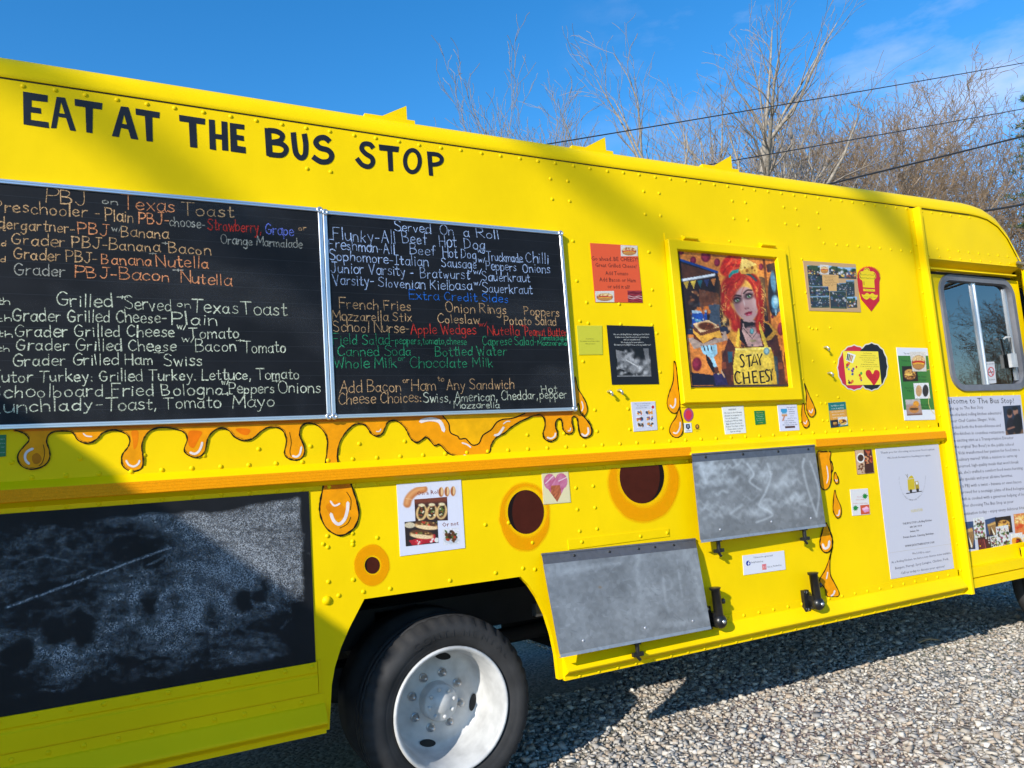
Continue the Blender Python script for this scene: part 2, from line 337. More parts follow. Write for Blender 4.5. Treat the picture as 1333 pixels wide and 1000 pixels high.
def frame(p0, p1, cap, off):
    """start point, direction along the line and up direction on the panel, with the line's length and capital height in metres"""
    A = np.array(W(*p0, off)); B = np.array(W(*p1, off)); u = up_vec(*p0) * cap; C = np.array(W(p0[0] + u[0], p0[1] + u[1], off))
    ln = np.linalg.norm(B - A); return A, (B - A) / ln, (C - A) / np.linalg.norm(C - A), ln, np.linalg.norm(C - A)
_kk = [0]
def chalk(mb, text, p0, p1, cap, col, off, pen=.0046, cols=None):
    """one written line; ^..^ is small and raised; cols = colours cycling per word"""
    A, ux, uz, ln, ch = frame(p0, p1, cap, off); adv = 0; items = []; small = False; wi = 0
    for c in text:
        if c == '^': small = not small; continue
        if c == ' ': adv += 3.4 * (.6 if small else 1); wi += 1; continue
        k = .55 if small else 1; w, st = glyph_strokes(c); items.append((adv, k, st, wi, small)); adv += (w + 1.75) * k
    adv = max(adv - 1.75, 1); sx = ln / adv; sy = ch / 10
    for a, k, st, wi, small in items:
        c0 = cols[wi % len(cols)] if cols else col; tilt = random.gauss(0, .035); js = 1 + random.gauss(0, .06); dy = random.gauss(0, .22) + (4 if small else 0)
        for s in st:
            q = [((a + (x * js + y * tilt) * k) * sx, (y * k * js + dy) * sy) for x, y in s]
            pw = pen * (.8 if small else 1) * random.uniform(.7, 1.25); wd = [pw * random.uniform(.6, 1.25) for _ in q]
            v, f = ribbon(q, wd, False, True); _kk[0] += 1; o = np.array((0, -.00004 * (_kk[0] % 12), 0)); g = random.uniform(.7, 1.05)
            mb.add([A + ux * x + uz * y + o for x, y in v], f, col=tuple(min(1, t * g) for t in c0))
_fc = {}
def font_mesh(s, res=2):
    if (s, res) not in _fc:
        cu = bpy.data.curves.new('lettering', 'FONT'); cu.body = s; cu.resolution_u = res; o = bpy.data.objects.new('lettering', cu); COL.objects.link(o)
        dg = bpy.context.evaluated_depsgraph_get(); me = o.evaluated_get(dg).to_mesh()
        v = np.array([x.co[:2] for x in me.vertices]).reshape(-1, 2); f = [list(p.vertices) for p in me.polygons]
        o.evaluated_get(dg).to_mesh_clear(); bpy.data.objects.remove(o); bpy.data.curves.remove(cu); _fc[(s, res)] = (v, f)
    return _fc[(s, res)]
def ink(mb, text, p0, p1, cap, col, off, bold=0, res=1):
    """printed line from p0 to p1 (baseline, photo pixels), capital height cap pixels"""
    A, ux, uz, ln, ch = frame(p0, p1, cap, off); v, f = font_mesh(text, res)
    if not len(v): return
    x0, x1 = v[:, 0].min(), v[:, 0].max(); k = ln / (x1 - x0); sy = ch / .69
    for b in range(1 + bold):
        o = np.array((0, -.00005 * b, 0)); d = b * .35 * ch / 10
        mb.add([A + ux * ((x - x0) * k + d) + uz * y * sy + o for x, y in v], f, col=col)
# ------------------------------------------------------------------ the food truck
truck = empty('food_truck', (1.3, 1.15, 0), 'bright yellow step van food truck with painted cheese holes and honey drips, parked on gravel', 'food truck')
X0, XP = -2.6, 4.743
def zsm(x): return float(np.interp(x, [-2.6, -.3, 1.2, 2.3, 3.5, 5.0, 5.45, 5.6, 5.72, 5.82, 5.95], [3.02, 3.018, 3.0, 2.997, 3.004, 3.018, 3.02, 3.0, 2.955, 2.87, 2.67]))
Za = zf(400, 680, 3.703)
arch_px = Za([(118, 785), (133, 700), (163, 603), (205, 505), (275, 370), (1028, 262), (1070, 305), (1110, 365), (1150, 450), (1180, 545), (1200, 640), (1208, 745)])
arch = [W(*p)[::2] for p in arch_px]
mb = MB()
sx = list(np.linspace(X0, XP, 24))
side = [(X0, .46), (.715, .46)] + arch[:-1] + [(1.775, .46), (XP, .46)] + [(x, zsm(x)) for x in reversed(sx)]
mb.slab(side, 0, .03)
RV = lambda pts, f=None, **k: [mb.dome(*W(*p)[::2], **k) for p in (f(pts) if f else pts)]
for x in np.arange(X0 + .07, 4.72, .105): mb.dome(x + random.gauss(0, .002), zsm(x) - .024 + random.gauss(0, .001))
z3 = zf(640, 100, 3.703); z4 = zf(980, 100, 3.776); zs = zf(740, 290, 4.35); z6 = zf(560, 520, 4.166); z5 = zf(280, 520, 4.443); z1 = zf(0, 520, 4.443); z7 = zf(1030, 320, 4)
RV([(283,492),(367,503),(292,590),(376,600),(733,553),(807,562),(740,663),(814,670),(1160,599),(1223,607),(1167,684),(1232,690),(392,792),(757,846)], z3)
RV([(152,641),(212,650),(318,669),(161,723),(222,730),(327,745),(350,818),(410,825),(466,829),(519,834),(574,839),(626,843),(679,850),(730,855),(777,860)], z4)
RV([(47,330),(103,452),(287,461),(463,467),(65,558),(112,569),(296,574),(474,578),(500,626),(83,786),(519,845),(456,166),(475,380)], zs)
RV([(527,193),(726,185),(893,58),(905,173),(1082,163),(1257,155),(1073,52),(790,480),(884,470),(798,597),(894,587),(810,715),(905,702),(554,777),(424,670),(299,680),(820,773),(909,763)], z6)
RV([(252,287),(552,271),(834,257),(1097,243),(650,790),(795,775),(625,837),(652,855),(796,822),(796,840),(938,800),(642,640),(783,627)], z5)
RV([(464,342),(68,363),(833,322),(1180,325)], z1)
RV([(102,287),(222,277),(152,353),(271,335),(400,320),(688,281),(908,244),(1040,222),(1098,227)], Za, r=.010)
RV([(95,377)], Za, r=.02, h=.012)
RV([(95,425),(110,433),(133,433),(202,427),(113,600),(225,607),(135,780),(245,790),(155,820),(180,820),(165,910),(190,910),(48,915),(55,70),(75,245)], z7, r=.008)
RV([(399.8, 219.8), (430.5, 223.8)])
# small flat patch plate above the lower flap
pq = z6([(745,762),(1292,700),(1295,742),(750,815)]); mb.slab([W(*p)[::2] for p in pq][::-1], .004, .006)
RV([(820,773),(1138,742),(1283,724)], z6, off=.004)
side_o = mb.build('side_panel', M_yel, truck)

# belt rail with its orange reflective tape
mb = MB()
rail = [(.001,1.546),(.004,1.546),(.004,1.518),(.010,1.514),(.040,1.492),(.042,1.489),(.042,1.447),(.038,1.443),(.010,1.427),(.004,1.425),(.004,1.408),(.001,1.408)]
for x0, x1 in ((X0, XP),):
    mb.extr(rail, x0, x1)
for x in np.arange(X0 + .10, 4.70, .105):
    mb.dome(x, 1.528, .004); mb.dome(x, 1.4175, .004, r=.0095)
rail_o = mb.build('belt_rail', M_yel, truck)
tp = MB().extr([(.0405, 1.4895), (.0440, 1.4875), (.0440, 1.4455), (.0405, 1.4415)], X0 + .01, 2.64, caps=False).extr([(.0405, 1.4895), (.0440, 1.4875), (.0440, 1.4455), (.0405, 1.4415)], 3.56, XP - .004, caps=False)
for z, o in ((1.480, .0448), (1.468, .0448), (1.456, .0448)):
    tp.extr([(.0435, z + .0012), (o, z), (.0435, z - .0012)], X0 + .01, 2.64, caps=False)
tp.build('reflective_tape', M_tape, rail_o)

# rocker below the side panel
rock = [(.001,.604),(.004,.604),(.004,.567),(.010,.562),(.048,.508),(.050,.500),(.046,.494),(.014,.474),(.012,.470),(.012,.452),(-.02,.452)]
mb = MB()
for x0, x1 in ((X0, .70), (1.80, XP - .004)):
    mb.extr(rock, x0, x1)
for x in np.arange(1.85, 4.72, .107): mb.dome(x, .584, .004, r=.0095); mb.dome(x + .03, .462, .012, r=.008, h=.005)
for x in np.arange(X0, .68, .107): mb.dome(x, .584, .004)
mb.build('rocker_panel', M_yel, truck)
# strip and end piece round the lower chalkboard
mb = MB(); mb.extr([(.001,.728),(.008,.728),(.008,.690),(.003,.684),(.003,.676),(.008,.670),(.008,.610),(.001,.610)], X0, .676)
for x in np.arange(-2.5, .67, .1045): mb.dome(x + .02, .713, .008)
mb.box(.679, .688, -.006, .0, .61, .735)
mb.build('edge_strip', M_yel, truck)

# roof, rounded at the side and falling at the front
xs = list(np.linspace(X0, 5.4, 26)) + [5.5, 5.6, 5.66, 5.72, 5.78, 5.82, 5.88, 5.95]
pr = [(-.005, -.003), (-.008, .004)] + [(.11 - .118 * math.cos(a), .002 + .115 * math.sin(a)) for a in np.linspace(.12, 1.5708, 8)] + [(.5, .135), (1.15, .15)]
pr = pr + [(2.3 - y, z) for y, z in reversed(pr[:-1])]
vs = [(x, y, zsm(x) + z) for x in xs for y, z in pr]; m = len(pr)
mb = MB(); mb.add(vs, [(i*m+j, i*m+j+1, (i+1)*m+j+1, (i+1)*m+j) for i in range(len(xs)-1) for j in range(m-1)], smooth=True)
roof = mb.build('roof', M_yel, truck)
# thin dark seam line under the roof edge
sl = MB(); sl.add([(x, -.0015, zsm(x) + d) for x in sx + [5.0, 5.4] for d in (-.0035, -.0075)], [(2*i, 2*i+1, 2*i+3, 2*i+2) for i in range(len(sx) + 1)])
sl.build('seam', M_dark, roof)
# three triangular yellow fins standing on the roof edge
for fx, fy, s in ((518, 161, .058), (779, 202, .062), (944, 223, .066)):
    p = AT(fx, fy, .06); z0 = zsm(p.x) + .10; f = MB()
    s *= 1.5; f.slab([(p.x - s * 1.25, z0), (p.x + s * .5, z0), (p.x + s * .5, z0 + s * .98)], -.05, .05); f.box(p.x - s * 1.9, p.x + s * .9, .04, .12, z0 - .012, z0 + .012)
    f.build('roof_fin', M_yel, truck)

# door post
mb = MB(); zt = 3.0
post = [(4.730, .004), (4.745, .004), (4.772, .006), (4.778, .040), (4.786, .046), (4.806, .046), (4.812, .040), (4.814, -.07), (4.80, -.07)]
n = len(post)
vs = [(x, -o, .448) for x, o in post] + [(x, -o, zt) for x, o in post]
mb.add(vs, [(i, i+1, i+1+n, i+n) for i in range(n-1)] + [tuple(range(n-1, -1, -1)), tuple(range(n, 2*n))])
for z in np.arange(.60, 2.98, .165): mb.dome(4.758, z, .005, r=.008)
mb.build('door_post', M_yel, truck)

# header over the cab door, drip rail and door track
mb = MB()
hd = [(4.835, 2.655), (5.93, 2.655)] + [(x, zsm(x)) for x in (5.93, 5.88, 5.82, 5.72, 5.6, 5.45, 5.2, 4.835)]
mb.slab(hd, -.004, .03)
for x in np.arange(4.88, 5.5, .105): mb.dome(x, zsm(x) - .026, -.004)
for x in np.arange(4.88, 5.9, .115): mb.dome(x, 2.735, -.004, r=.008); mb.dome(x + .01, 2.680, -.004, r=.008)
mb.extr([(-.034,2.655),(.012,2.662),(.014,2.655),(-.05,2.625),(-.055,2.612),(-.02,2.606),(-.018,2.596),(-.06,2.594)], 4.835, 5.90)
mb.build('door_header', M_yel, truck)
MB().box(4.83, 5.90, .066, .12, 2.55, 2.594).build('door_track', M_dark, truck)
MB().box(4.816, 4.87, .075, .12, .50, 3.0).build('door_gap', M_dark, truck)

# sliding cab door
DO = -.065
wx = [W(*p, DO) for p in ((1224, 363), (1313, 373), (1326, 499), (1241, 503))]
wx0, wx1, wz0, wz1 = wx[0][0], wx[1][0], (wx[2][2] + wx[3][2]) / 2, (wx[0][2] + wx[1][2]) / 2
mb = MB(); holed([(4.86, .665), (5.99, .665), (5.99, 2.575), (4.86, 2.575)], [rrect(wx0, wx1, wz0, wz1, .09)], DO, .035, mb)
for x in np.arange(4.95, 5.95, .13): mb.dome(x, wz0 - .075, DO, r=.008)
for x in np.arange(4.93, 5.95, .165): mb.dome(x, .712, DO, r=.009)
mb.extr([(DO + .001,.69),(DO + .012,.686),(DO + .014,.655),(DO - .02,.650)], 4.86, 5.99)
door = mb.build('cab_door', M_yel, truck)
def ring(px0, px1, z0, z1, r, w, off, h, mat_, name, par, inner=None):
    q = MB(); a = rrect(px0, px1, z0, z1, r, 7); b = rrect(px0 - w, px1 + w, z0 - w, z1 + w, r + w, 7); c = rrect(px0 + .006, px1 - .006, z0 + .006, z1 - .006, r - .006, 7); nn = len(a)
    vs = [(x, -off + .002, z) for x, z in b] + [(x + (.004 if x < (px0 + px1) / 2 else -.004), -off - h, z) for x, z in b] + [(x, -off - h, z) for x, z in a] + [(x, -off + .03, z) for x, z in c]
    q.add(vs, [(k*nn+i, k*nn+(i+1) % nn, (k+1)*nn+(i+1) % nn, (k+1)*nn+i) for k in range(3) for i in range(nn)], smooth=False)
    return q, q.build(name, mat_, par)
win_q, winf = ring(wx0, wx1, wz0, wz1, .09, .042, DO, .014, M_grey, 'window_frame', door)
mid = wx0 + (wx1 - wx0) * .46
MB().box(mid - .022, mid + .022, -DO + .002, -DO + .022, wz0, wz1).box(mid + .006, mid + .016, -DO - .004, -DO + .002, wz0, wz1).build('window_mullion', M_alu, door)
MB().box(wx1 - .05, wx1 - .028, -DO + .008, -DO + .022, wz0 + .03, wz1 - .03).build('window_channel', M_alu, door)
for a, b, o in ((wx0 - .01, mid, .012), (mid, wx1 + .01, .020)):
    MB().box(a, b, -DO + o, -DO + o + .004, wz0 - .01, wz1 + .01).build('window_pane', M_glass, door)
h0 = W(1314, 475, DO)
MB().tube([(h0[0] - .02, -DO - .0, h0[2] + .19), (h0[0] - .02, -DO - .015, h0[2] + .20), (h0[0] + .04, -DO - .015, h0[2] + .20), (h0[0] + .05, -DO - .015, h0[2] + .0)], .008, 6).box(h0[0] + .0, h0[0] + .07, -DO - .02, -DO + .004, h0[2] - .02, h0[2] + .08).build('door_latch', M_rim, door)
# sill under the door
mb = MB(); mb.extr([(-.10,.66),(-.050,.656),(-.046,.600),(-.012,.594),(-.010,.532),(-.030,.528)], 4.835, 5.5)
mb.extr([(-.030,.526),(-.006,.524),(-.004,.468),(-.03,.462)], 4.835, 5.5); mb.build('door_sill', M_yel, truck)
MB().box(4.835, 5.5, .07, .12, .47, .65).build('sill_gap', M_dark, truck)
# body forward of the door: corner pillar, quarter light, wing and nose
mb = MB(); fx = 6.05
fend = [(6.0, .665), (6.0, 2.65), (fx, 2.62), (6.32, 1.66), (6.72, 1.50), (6.74, .62), (6.54, .60), (6.47, .78), (6.31, .93), (6.06, .98), (5.81, .92), (5.66, .76), (5.60, .46), (5.49, .46), (5.49, .664)]
holed(fend, [[(6.035, 1.75), (6.23, 1.75), (6.06, 2.50), (6.035, 2.50)]], -.004, .03, mb)
mb.build('front_wing', M_yel, truck)
MB().slab([(6.03, 1.74), (6.24, 1.74), (6.065, 2.52), (6.03, 2.52)], -.02, .005).build('quarter_light', M_glass, truck)
mb = MB(); fr = [(5.95, 2.68), (fx, 2.62), (6.32, 1.66), (6.72, 1.50), (6.74, .55)]
for i, (a, b) in enumerate(zip(fr[:-1], fr[1:])):
    if i == 1: continue
    mb.add([(a[0], .003, a[1]), (b[0], .003, b[1]), (b[0], 2.297, b[1]), (a[0], 2.297, a[1])], [(0, 1, 2, 3)])
def wsp(t, y): return (fx + (6.32 - fx) * t, y, 2.62 + (1.66 - 2.62) * t)
for y0, y1, t0, t1 in ((.003,.09,0,1),(2.21,2.297,0,1),(.09,2.21,0,.09),(.09,2.21,.92,1),(1.11,1.19,.09,.92)):
    mb.add([wsp(t0, y0), wsp(t1, y0), wsp(t1, y1), wsp(t0, y1)], [(0, 1, 2, 3)])
mb.build('front_panel', M_yel, truck)
for y0, y1 in ((.09, 1.11), (1.19, 2.21)): MB().add([wsp(.09, y0), wsp(.92, y0), wsp(.92, y1), wsp(.09, y1)], [(0, 1, 2, 3)]).build('windshield', M_glass, truck)
for y in (.35, 1.95): MB().tube([(6.742, y, .98), (6.77, y, .98)], [.10, .095], 20).build('headlight', M_rim, truck)
MB().box(6.72, 6.86, 0, 2.3, .42, .56).build('front_bumper', M_iron, truck)
p = AT(1327, 343, -.12); q = AT(1345, 346, -.30)
MB().tube([AT(1325, 342, .02), p, q], .014, 8).tube([AT(1325, 347, .02), AT(1333, 350, -.2), q], .008, 6).box(q.x - .02, q.x + .02, q.y - .2, q.y, q.z - .42, q.z - .02).build('side_mirror', M_grey, truck)
# far side, rear, floor, cab interior, chassis
mb = MB(); hol = [rrect(4.9, 5.45, 1.98, 2.42, .08)[::-1], rrect(5.52, 5.86, 1.70, 2.42, .08)[::-1]]
holed([(X0, .5), (XP + .9, .5), (6.0, .5), (6.0, 3.0), (X0, 3.0)], hol, -2.27, .03, mb); mb.build('far_side_panel', M_yel, truck)
MB().box(X0, X0 + .03, .03, 2.27, .5, 3.05).build('rear_panel', M_yel, truck)
MB().box(X0 + .03, 4.7, .035, 2.265, .96, 1.0).box(4.7, 6.6, .14, 2.265, .955, .995).build('floor', M_dark, truck)
mb = MB(); mb.box(4.60, 4.63, .03, 2.26, 1.0, 3.0); mb.box(4.64, 5.2, 1.4, 2.2, 1.0, 1.9); mb.box(5.9, 6.25, .1, 2.2, 1.0, 1.62); mb.build('cab_interior', M_cab, truck)
mb = MB()
for y in (.62, 1.62): mb.box(X0, 6.4, y, y + .09, .62, .80)
for x in np.arange(-2.2, 5.2, 1.1): mb.box(x, x + .09, .62, 1.7, .66, .78)
mb.tube([(1.275, .3, .41), (1.275, 2.0, .41)], .065, 12); mb.lathe([(.0, 1.0), (.16, 1.03), (.19, 1.15), (.16, 1.27), (.0, 1.30)], 1.275, .41, 20)
mb.box(.75, 1.8, .56, .63, .47, .52); mb.box(.85, 1.7, .56, .63, .52, .56); mb.tube([(-2.2, .9, .52), (1.0, .8, .5), (2.6, .85, .52), (4.6, 1.0, .55)], .045, 10)
mb.box(2.2, 3.6, .75, 1.5, .40, .62)
mb.build('chassis', M_dark, truck)
bk = W(697, 800, -.25); MB().box(bk[0] - .0, bk[0] + .15, .24, .28, bk[2] - .01, bk[2] + .05).build('fender_bracket', M_steel, truck)

# wheels
def make_wheel(cx, name):
    cz = .405; w = empty(name, (cx, .1, cz)); w.parent = truck; w.matrix_parent_inverse = Matrix.Translation(truck.location).inverted()
    def sub(mb, nm, mt):
        o = mb.build(nm, mt); o.parent = w; o.matrix_parent_inverse = Matrix.Translation((cx, .1, cz)).inverted(); return o
    t = MB(); prof = [(.262,.115),(.272,.088),(.290,.074),(.300,.072),(.304,.0695),(.312,.0695),(.316,.066),(.345,.064),(.350,.0665),(.362,.069),(.376,.082),(.390,.102),(.3985,.118),(.399,.13),(.393,.131),(.393,.137),(.400,.138),(.402,.165),(.395,.166),(.395,.173),(.402,.174),(.400,.22),(.39,.25),(.262,.262)]
    nn = 168; v = []
    for i in range(nn):
        a = 6.283185 * i / nn; cut = (i % 4 == 0)
        v += [(cx + (r - (.006 if cut and 10 <= j <= 13 else 0)) * math.cos(a), y + (.005 if cut and 10 <= j <= 12 else 0), cz + (r - (.006 if cut and 10 <= j <= 13 else 0)) * math.sin(a)) for j, (r, y) in enumerate(prof)]
    mm = len(prof); t.add(v, [(i*mm+j, i*mm+j+1, ((i+1) % nn)*mm+j+1, ((i+1) % nn)*mm+j) for i in range(nn) for j in range(mm-1)], smooth=True)
    tx = "CONTINENTAL"
    for i, ch in enumerate(tx):                                   # raised maker's name on the sidewall
        a = R_(118 - i * 8.2); vv, ff = font_mesh(ch, 2); c = np.array([cx + .318 * math.cos(a), cz + .318 * math.sin(a)]); e1 = np.array([math.sin(a), -math.cos(a)]); e2 = np.array([math.cos(a), math.sin(a)])
        if len(vv): t.add([(*(c + e1 * (x - .3) * .05 + e2 * y * .040)[:1], .0625, (c + e1 * (x - .3) * .05 + e2 * y * .040)[1]) for x, y in vv], ff, col=(1, 1, 1))
    sub(t, 'tyre', M_rub)
    r = MB(); r.lathe([(.262,.112),(.272,.080),(.268,.072),(.260,.072),(.252,.082),(.247,.11),(.236,.14),(.230,.22),(.224,.272),(.214,.292),(.196,.300),(.150,.290),(.135,.284),(.105,.284),(.10,.284),(.0,.284)], cx, cz, 64); sub(r, 'rim', M_rim)
    h = MB()
    for k in range(4):
        a = R_(90 * k + 75); ex = [(cx + .192 * math.cos(a) + .040 * math.cos(b) * -math.sin(a) + .017 * math.sin(b) * math.cos(a), .2935, cz + .192 * math.sin(a) + .040 * math.cos(b) * math.cos(a) + .017 * math.sin(b) * math.sin(a)) for b in np.linspace(0, 6.2832, 18)[:-1]]
        h.add(ex, [tuple(range(17))])
        sub(h, 'hand_hole', M_dark); h = MB()
    hb = MB(); hb.lathe([(.085,.286),(.083,.225),(.075,.215),(.045,.21),(.04,.20),(.0,.20)], cx, cz, 32)
    for k in range(8): a = R_(45 * k + 10); hb.lathe([(.0095, .215), (.0095, .206), (0, .205)], cx + .062 * math.cos(a), cz + .062 * math.sin(a), 6)
    sub(hb, 'hub', M_rim)
    for k in range(8):
        a = R_(45 * k + 28); nx, nz_ = cx + .122 * math.cos(a), cz + .122 * math.sin(a)
        nb = MB(); nb.lathe([(.021, .287), (.021, .282), (.015, .280)], nx, nz_, 14); nb.lathe([(.0155, .281), (.0155, .261), (.009, .258), (.009, .250), (0, .249)], nx, nz_, 6); sub(nb, 'lug_nut', M_steel)
    return w
rw = make_wheel(1.275, 'rear_wheel'); make_wheel(6.08, 'front_wheel')
MB().lathe([(.26,.35),(.30,.335),(.36,.335),(.40,.36),(.40,.52),(.26,.54)], 1.275, .405, 48).build('inner_tyre', M_rub, truck)
for cx in (1.275, 6.08): MB().lathe([(.0,2.0),(.26,2.02),(.30,2.0),(.36,2.0),(.40,2.03),(.40,2.2),(.26,2.23),(.2,2.1),(0,2.1)], cx, .405, 40).build('far_tyre', M_rub, truck)

# serving hatch
mb = MB(); fo = [W(*p)[::2] for p in ((865, 305), (1026, 317.8), (1048.6, 524.8), (885.5, 530.8))]
x0, x1 = (fo[0][0] + fo[3][0]) / 2, (fo[1][0] + fo[2][0]) / 2; zt_, zb_ = (fo[0][1] + fo[1][1]) / 2, (fo[2][1] + fo[3][1]) / 2
mb.slab([(x0, zb_), (x1, zb_), (x1, zt_), (x0, zt_)], .005, .006)
for t in (.13, .5, .87):
    mb.dome(x0 + (x1 - x0) * t, zb_ + .014, .005, r=.008); mb.dome(x0 + (x1 - x0) * t, zt_ - .012, .005, r=.008)
for t in (.15, .38, .62, .85): mb.dome(x0 + .013, zb_ + (zt_ - zb_) * t, .005, r=.008); mb.dome(x1 - .013, zb_ + (zt_ - zb_) * t, .005, r=.008)
hatch = mb.build('serving_hatch', M_yel, truck)
oc = [W(*p, .034) for p in ((869.5, 310.5), (1023, 325), (1045, 520.5), (890, 525.5))]; ic = [W(*p, .034) for p in ((882, 323), (1012, 337), (1031.5, 503.5), (900, 507.5))]
ox0, ox1, oz1, oz0 = oc[0][0], oc[1][0], oc[0][2], oc[3][2]; ix0, ix1, iz1, iz0 = ic[0][0], (ic[1][0] + ic[2][0]) / 2, (ic[0][2] + ic[1][2]) / 2, (ic[2][2] + ic[3][2]) / 2
loops = [((ox0, ox1, oz0, oz1), .005), ((ox0 + .002, ox1 - .002, oz0 + .002, oz1 - .002), .030), ((ox0 + .006, ox1 - .006, oz0 + .006, oz1 - .006), .034), ((ix0 - .004, ix1 + .004, iz0 - .004, iz1 + .004), .034), ((ix0, ix1, iz0, iz1), .030), ((ix0 + .004, ix1 - .004, iz0 + .004, iz1 - .004), .008)]
mb = MB(); vs = []
for (a, b, c, d), o in loops: vs += [(a, -o, c), (b, -o, c), (b, -o, d), (a, -o, d)]
mb.add(vs, [(4*k+i, 4*k+(i+1) % 4, 4*k+4+(i+1) % 4, 4*k+4+i) for k in range(5) for i in range(4)]); mb.build('hatch_frame', M_yel, hatch)
for c in ((899, 310), (1000, 319)):
    a = W(c[0] - 9, c[1] - .6, .02); b = W(c[0] + 9, c[1] + .9, .02); MB().tube([a, b], .009, 8).box(a[0], b[0], -.012, -.005, a[2] - .016, a[2] + .016).build('hinge', M_yel, hatch)

# two metal shelf flaps
def flap(name, q, o_top, o_lip, o_bot, lipf, seed, scrib, screws, label):
    tl, tr, br, bl = q; lip = lambda a, b: (a[0] + (b[0] - a[0]) * lipf, a[1] + (b[1] - a[1]) * lipf)
    l0, l1 = lip(tl, bl), lip(tr, br); c4 = [l0, l1, br, bl]
    wc = [W(*l0, o_lip), W(*l1, o_lip), W(*br, o_bot - .02), W(*bl, o_bot)]
    P = Pic(c4, 150, 100, (150, 151, 154), wc); P.noise(.035, .16, seed, 4); P.noise(.2, .07, seed + 5, 3); scrib(P); o = P.build(name, M_galv, truck, 0)
    if label: o['label'] = label
    e = MB(); bk_ = [(x, y + .004, z) for x, y, z in wc]
    e.add(wc + bk_, [(3, 2, 6, 7), (1, 5, 6, 2), (0, 3, 7, 4), (4, 7, 6, 5)], col=L(150, 153, 160))
    a, b = np.array(wc[3]), np.array(wc[2]); e.add([a + (0, -.001, 0), b + (0, -.001, 0), b + (0, -.004, -.014), a + (0, -.004, -.014), a + (0, .02, -.016), b + (0, .02, -.016)], [(0, 1, 2, 3), (3, 2, 5, 4)], col=L(165, 170, 178)); e.build('flap_edge', M_galv, o)
    h = MB(); t0, t1 = W(*tl, o_top), W(*tr, o_top); h.add([t0, t1, wc[1], wc[0]], [(0, 1, 2, 3)], col=L(105, 108, 116))  # leaf coloured darker than the plate, for its angle to the light
    h.tube([t0, t1], .006, 8, col=L(120, 120, 125))
    for s in screws:
        k = .45; pa = np.array(t0) + (np.array(t1) - np.array(t0)) * s; pb = np.array(wc[0]) + (np.array(wc[1]) - np.array(wc[0])) * s; m_ = pa + (pb - pa) * k; h.dome(m_[0], m_[2], -m_[1] + .001, r=.008, h=.005, col=(.02, .02, .02))
    for u, v in ((.15, .90), (.55, .88), (.88, .90)):
        m_ = (1-u)*(1-v)*np.array(wc[0]) + u*(1-v)*np.array(wc[1]) + u*v*np.array(wc[2]) + (1-u)*v*np.array(wc[3]); h.dome(m_[0], m_[2], -m_[1] + .001, r=.007, h=.003, col=L(200, 200, 205))
    h.build('hinge_leaf', M_galv, o); return o, wc
zq = zf(700, 560, 2.94)
def scr1(P):
    for a, w in (([(372,480),(366,560),(378,610)],12),([(468,570),(475,640),(490,700)],8),([(530,540),(545,640)],8),([(565,480),(600,540),(615,640),(650,720)],22),([(600,480),(640,600)],8),([(460,745),(560,735),(650,715)],16),([(100,540),(300,510)],14)):
        P.line(zq(smooth(a, 6)), w / 2.94, (206, 208, 212), 1.4, .4)
    for k in range(60):
        x, y = random.uniform(60, 620), random.uniform(500, 800); P.line(zq([(x, y), (x + random.gauss(0, 14), y + random.gauss(0, 10))]), 1, random.choice([(110, 112, 118), (185, 188, 195)]), 1, .4)
    P.ell(*zq([(225, 605)])[0], 2, 1.5, (150, 120, 90), 1, 0, .6)
def scr2(P):
    rs = random.Random(5)
    for k in range(85):
        x, y = rs.uniform(620, 1010), rs.uniform(120, 330)
        if 760 < x < 900 and 190 < y < 290 and rs.random() < .5: continue
        r1, a0 = rs.uniform(12, 38), rs.uniform(0, 6); pts = [(x + r1 * t, y + 9 * math.sin(a0 + t * 4) + rs.gauss(0, 2) - r1 * t * .15) for t in np.linspace(-1, 1, 7)]
        P.line(zq(smooth(pts, 3)), rs.uniform(5, 14) / 2.94, (222, 225, 230), 1.4, rs.uniform(.25, .6))
    for a, w in (([(790,130),(815,170),(800,200),(840,230)],6),([(868,130),(880,180),(860,240),(835,290),(870,310),(885,330),(825,355)],6),([(1015,110),(1010,150),(1030,230),(1065,330)],7),([(1040,120),(1075,230),(1065,320)],6),([(620,130),(640,200)],12),([(730,320),(770,290)],9)):
        P.line(zq(smooth(a, 6)), w / 2.94, (232, 235, 240), 1.2, .65)
fl1, wc1 = flap('shelf_flap', [(705, 722), (905, 702), (925, 815), (729, 852)], .012, .05, .11, .10, 3, scr1, (.19, .41, .6, .71, .84), None)
fl2, wc2 = flap('shelf_flap', [(900.5, 592), (1060, 580), (1074.5, 682), (912, 703)], .056, .064, .085, .09, 9, scr2, (.10, .39, .68, .94), 'scribbled metal shelf flap')
mb = MB(); a, b, c, d = W(898, 577, .008), W(1055, 566.5, .008), W(1061, 581, .056), W(899.5, 592.5, .056)
mb.add([a, b, c, d, (a[0], 0, a[2]), (b[0], 0, b[2]), (c[0], 0, c[2]), (d[0], 0, d[2])], [(0,1,2,3),(0,4,5,1),(1,5,6,2),(0,3,7,4)])
for t, u in ((.11,.45),(.23,.4),(.59,.4),(.97,.45)):
    m_ = np.array(a) * (1-t) * (1-u) + np.array(b) * t * (1-u) + np.array(c) * t * u + np.array(d) * (1-t) * u; mb.dome(m_[0], m_[2], -m_[1] + .001, r=.008)
mb.build('hinge_mount', M_yel, truck)
def latch(p, par, off):
    x, y, z = W(*p, off); o = MB().tube([(x, y, z + .05), (x, y, z - .035)], .011, 8).box(x - .030, x + .030, y - .008, y + .008, z - .040, z - .022).tube([(x, y + .01, z + .03), (x, .0, z + .03)], .009, 8).box(x - .016, x + .016, y - .012, y + .02, z + .015, z + .048).tube([(x - .012, y, z - .03), (x + .012, y, z - .06)], .008, 6); o.build('latch', M_iron, par)
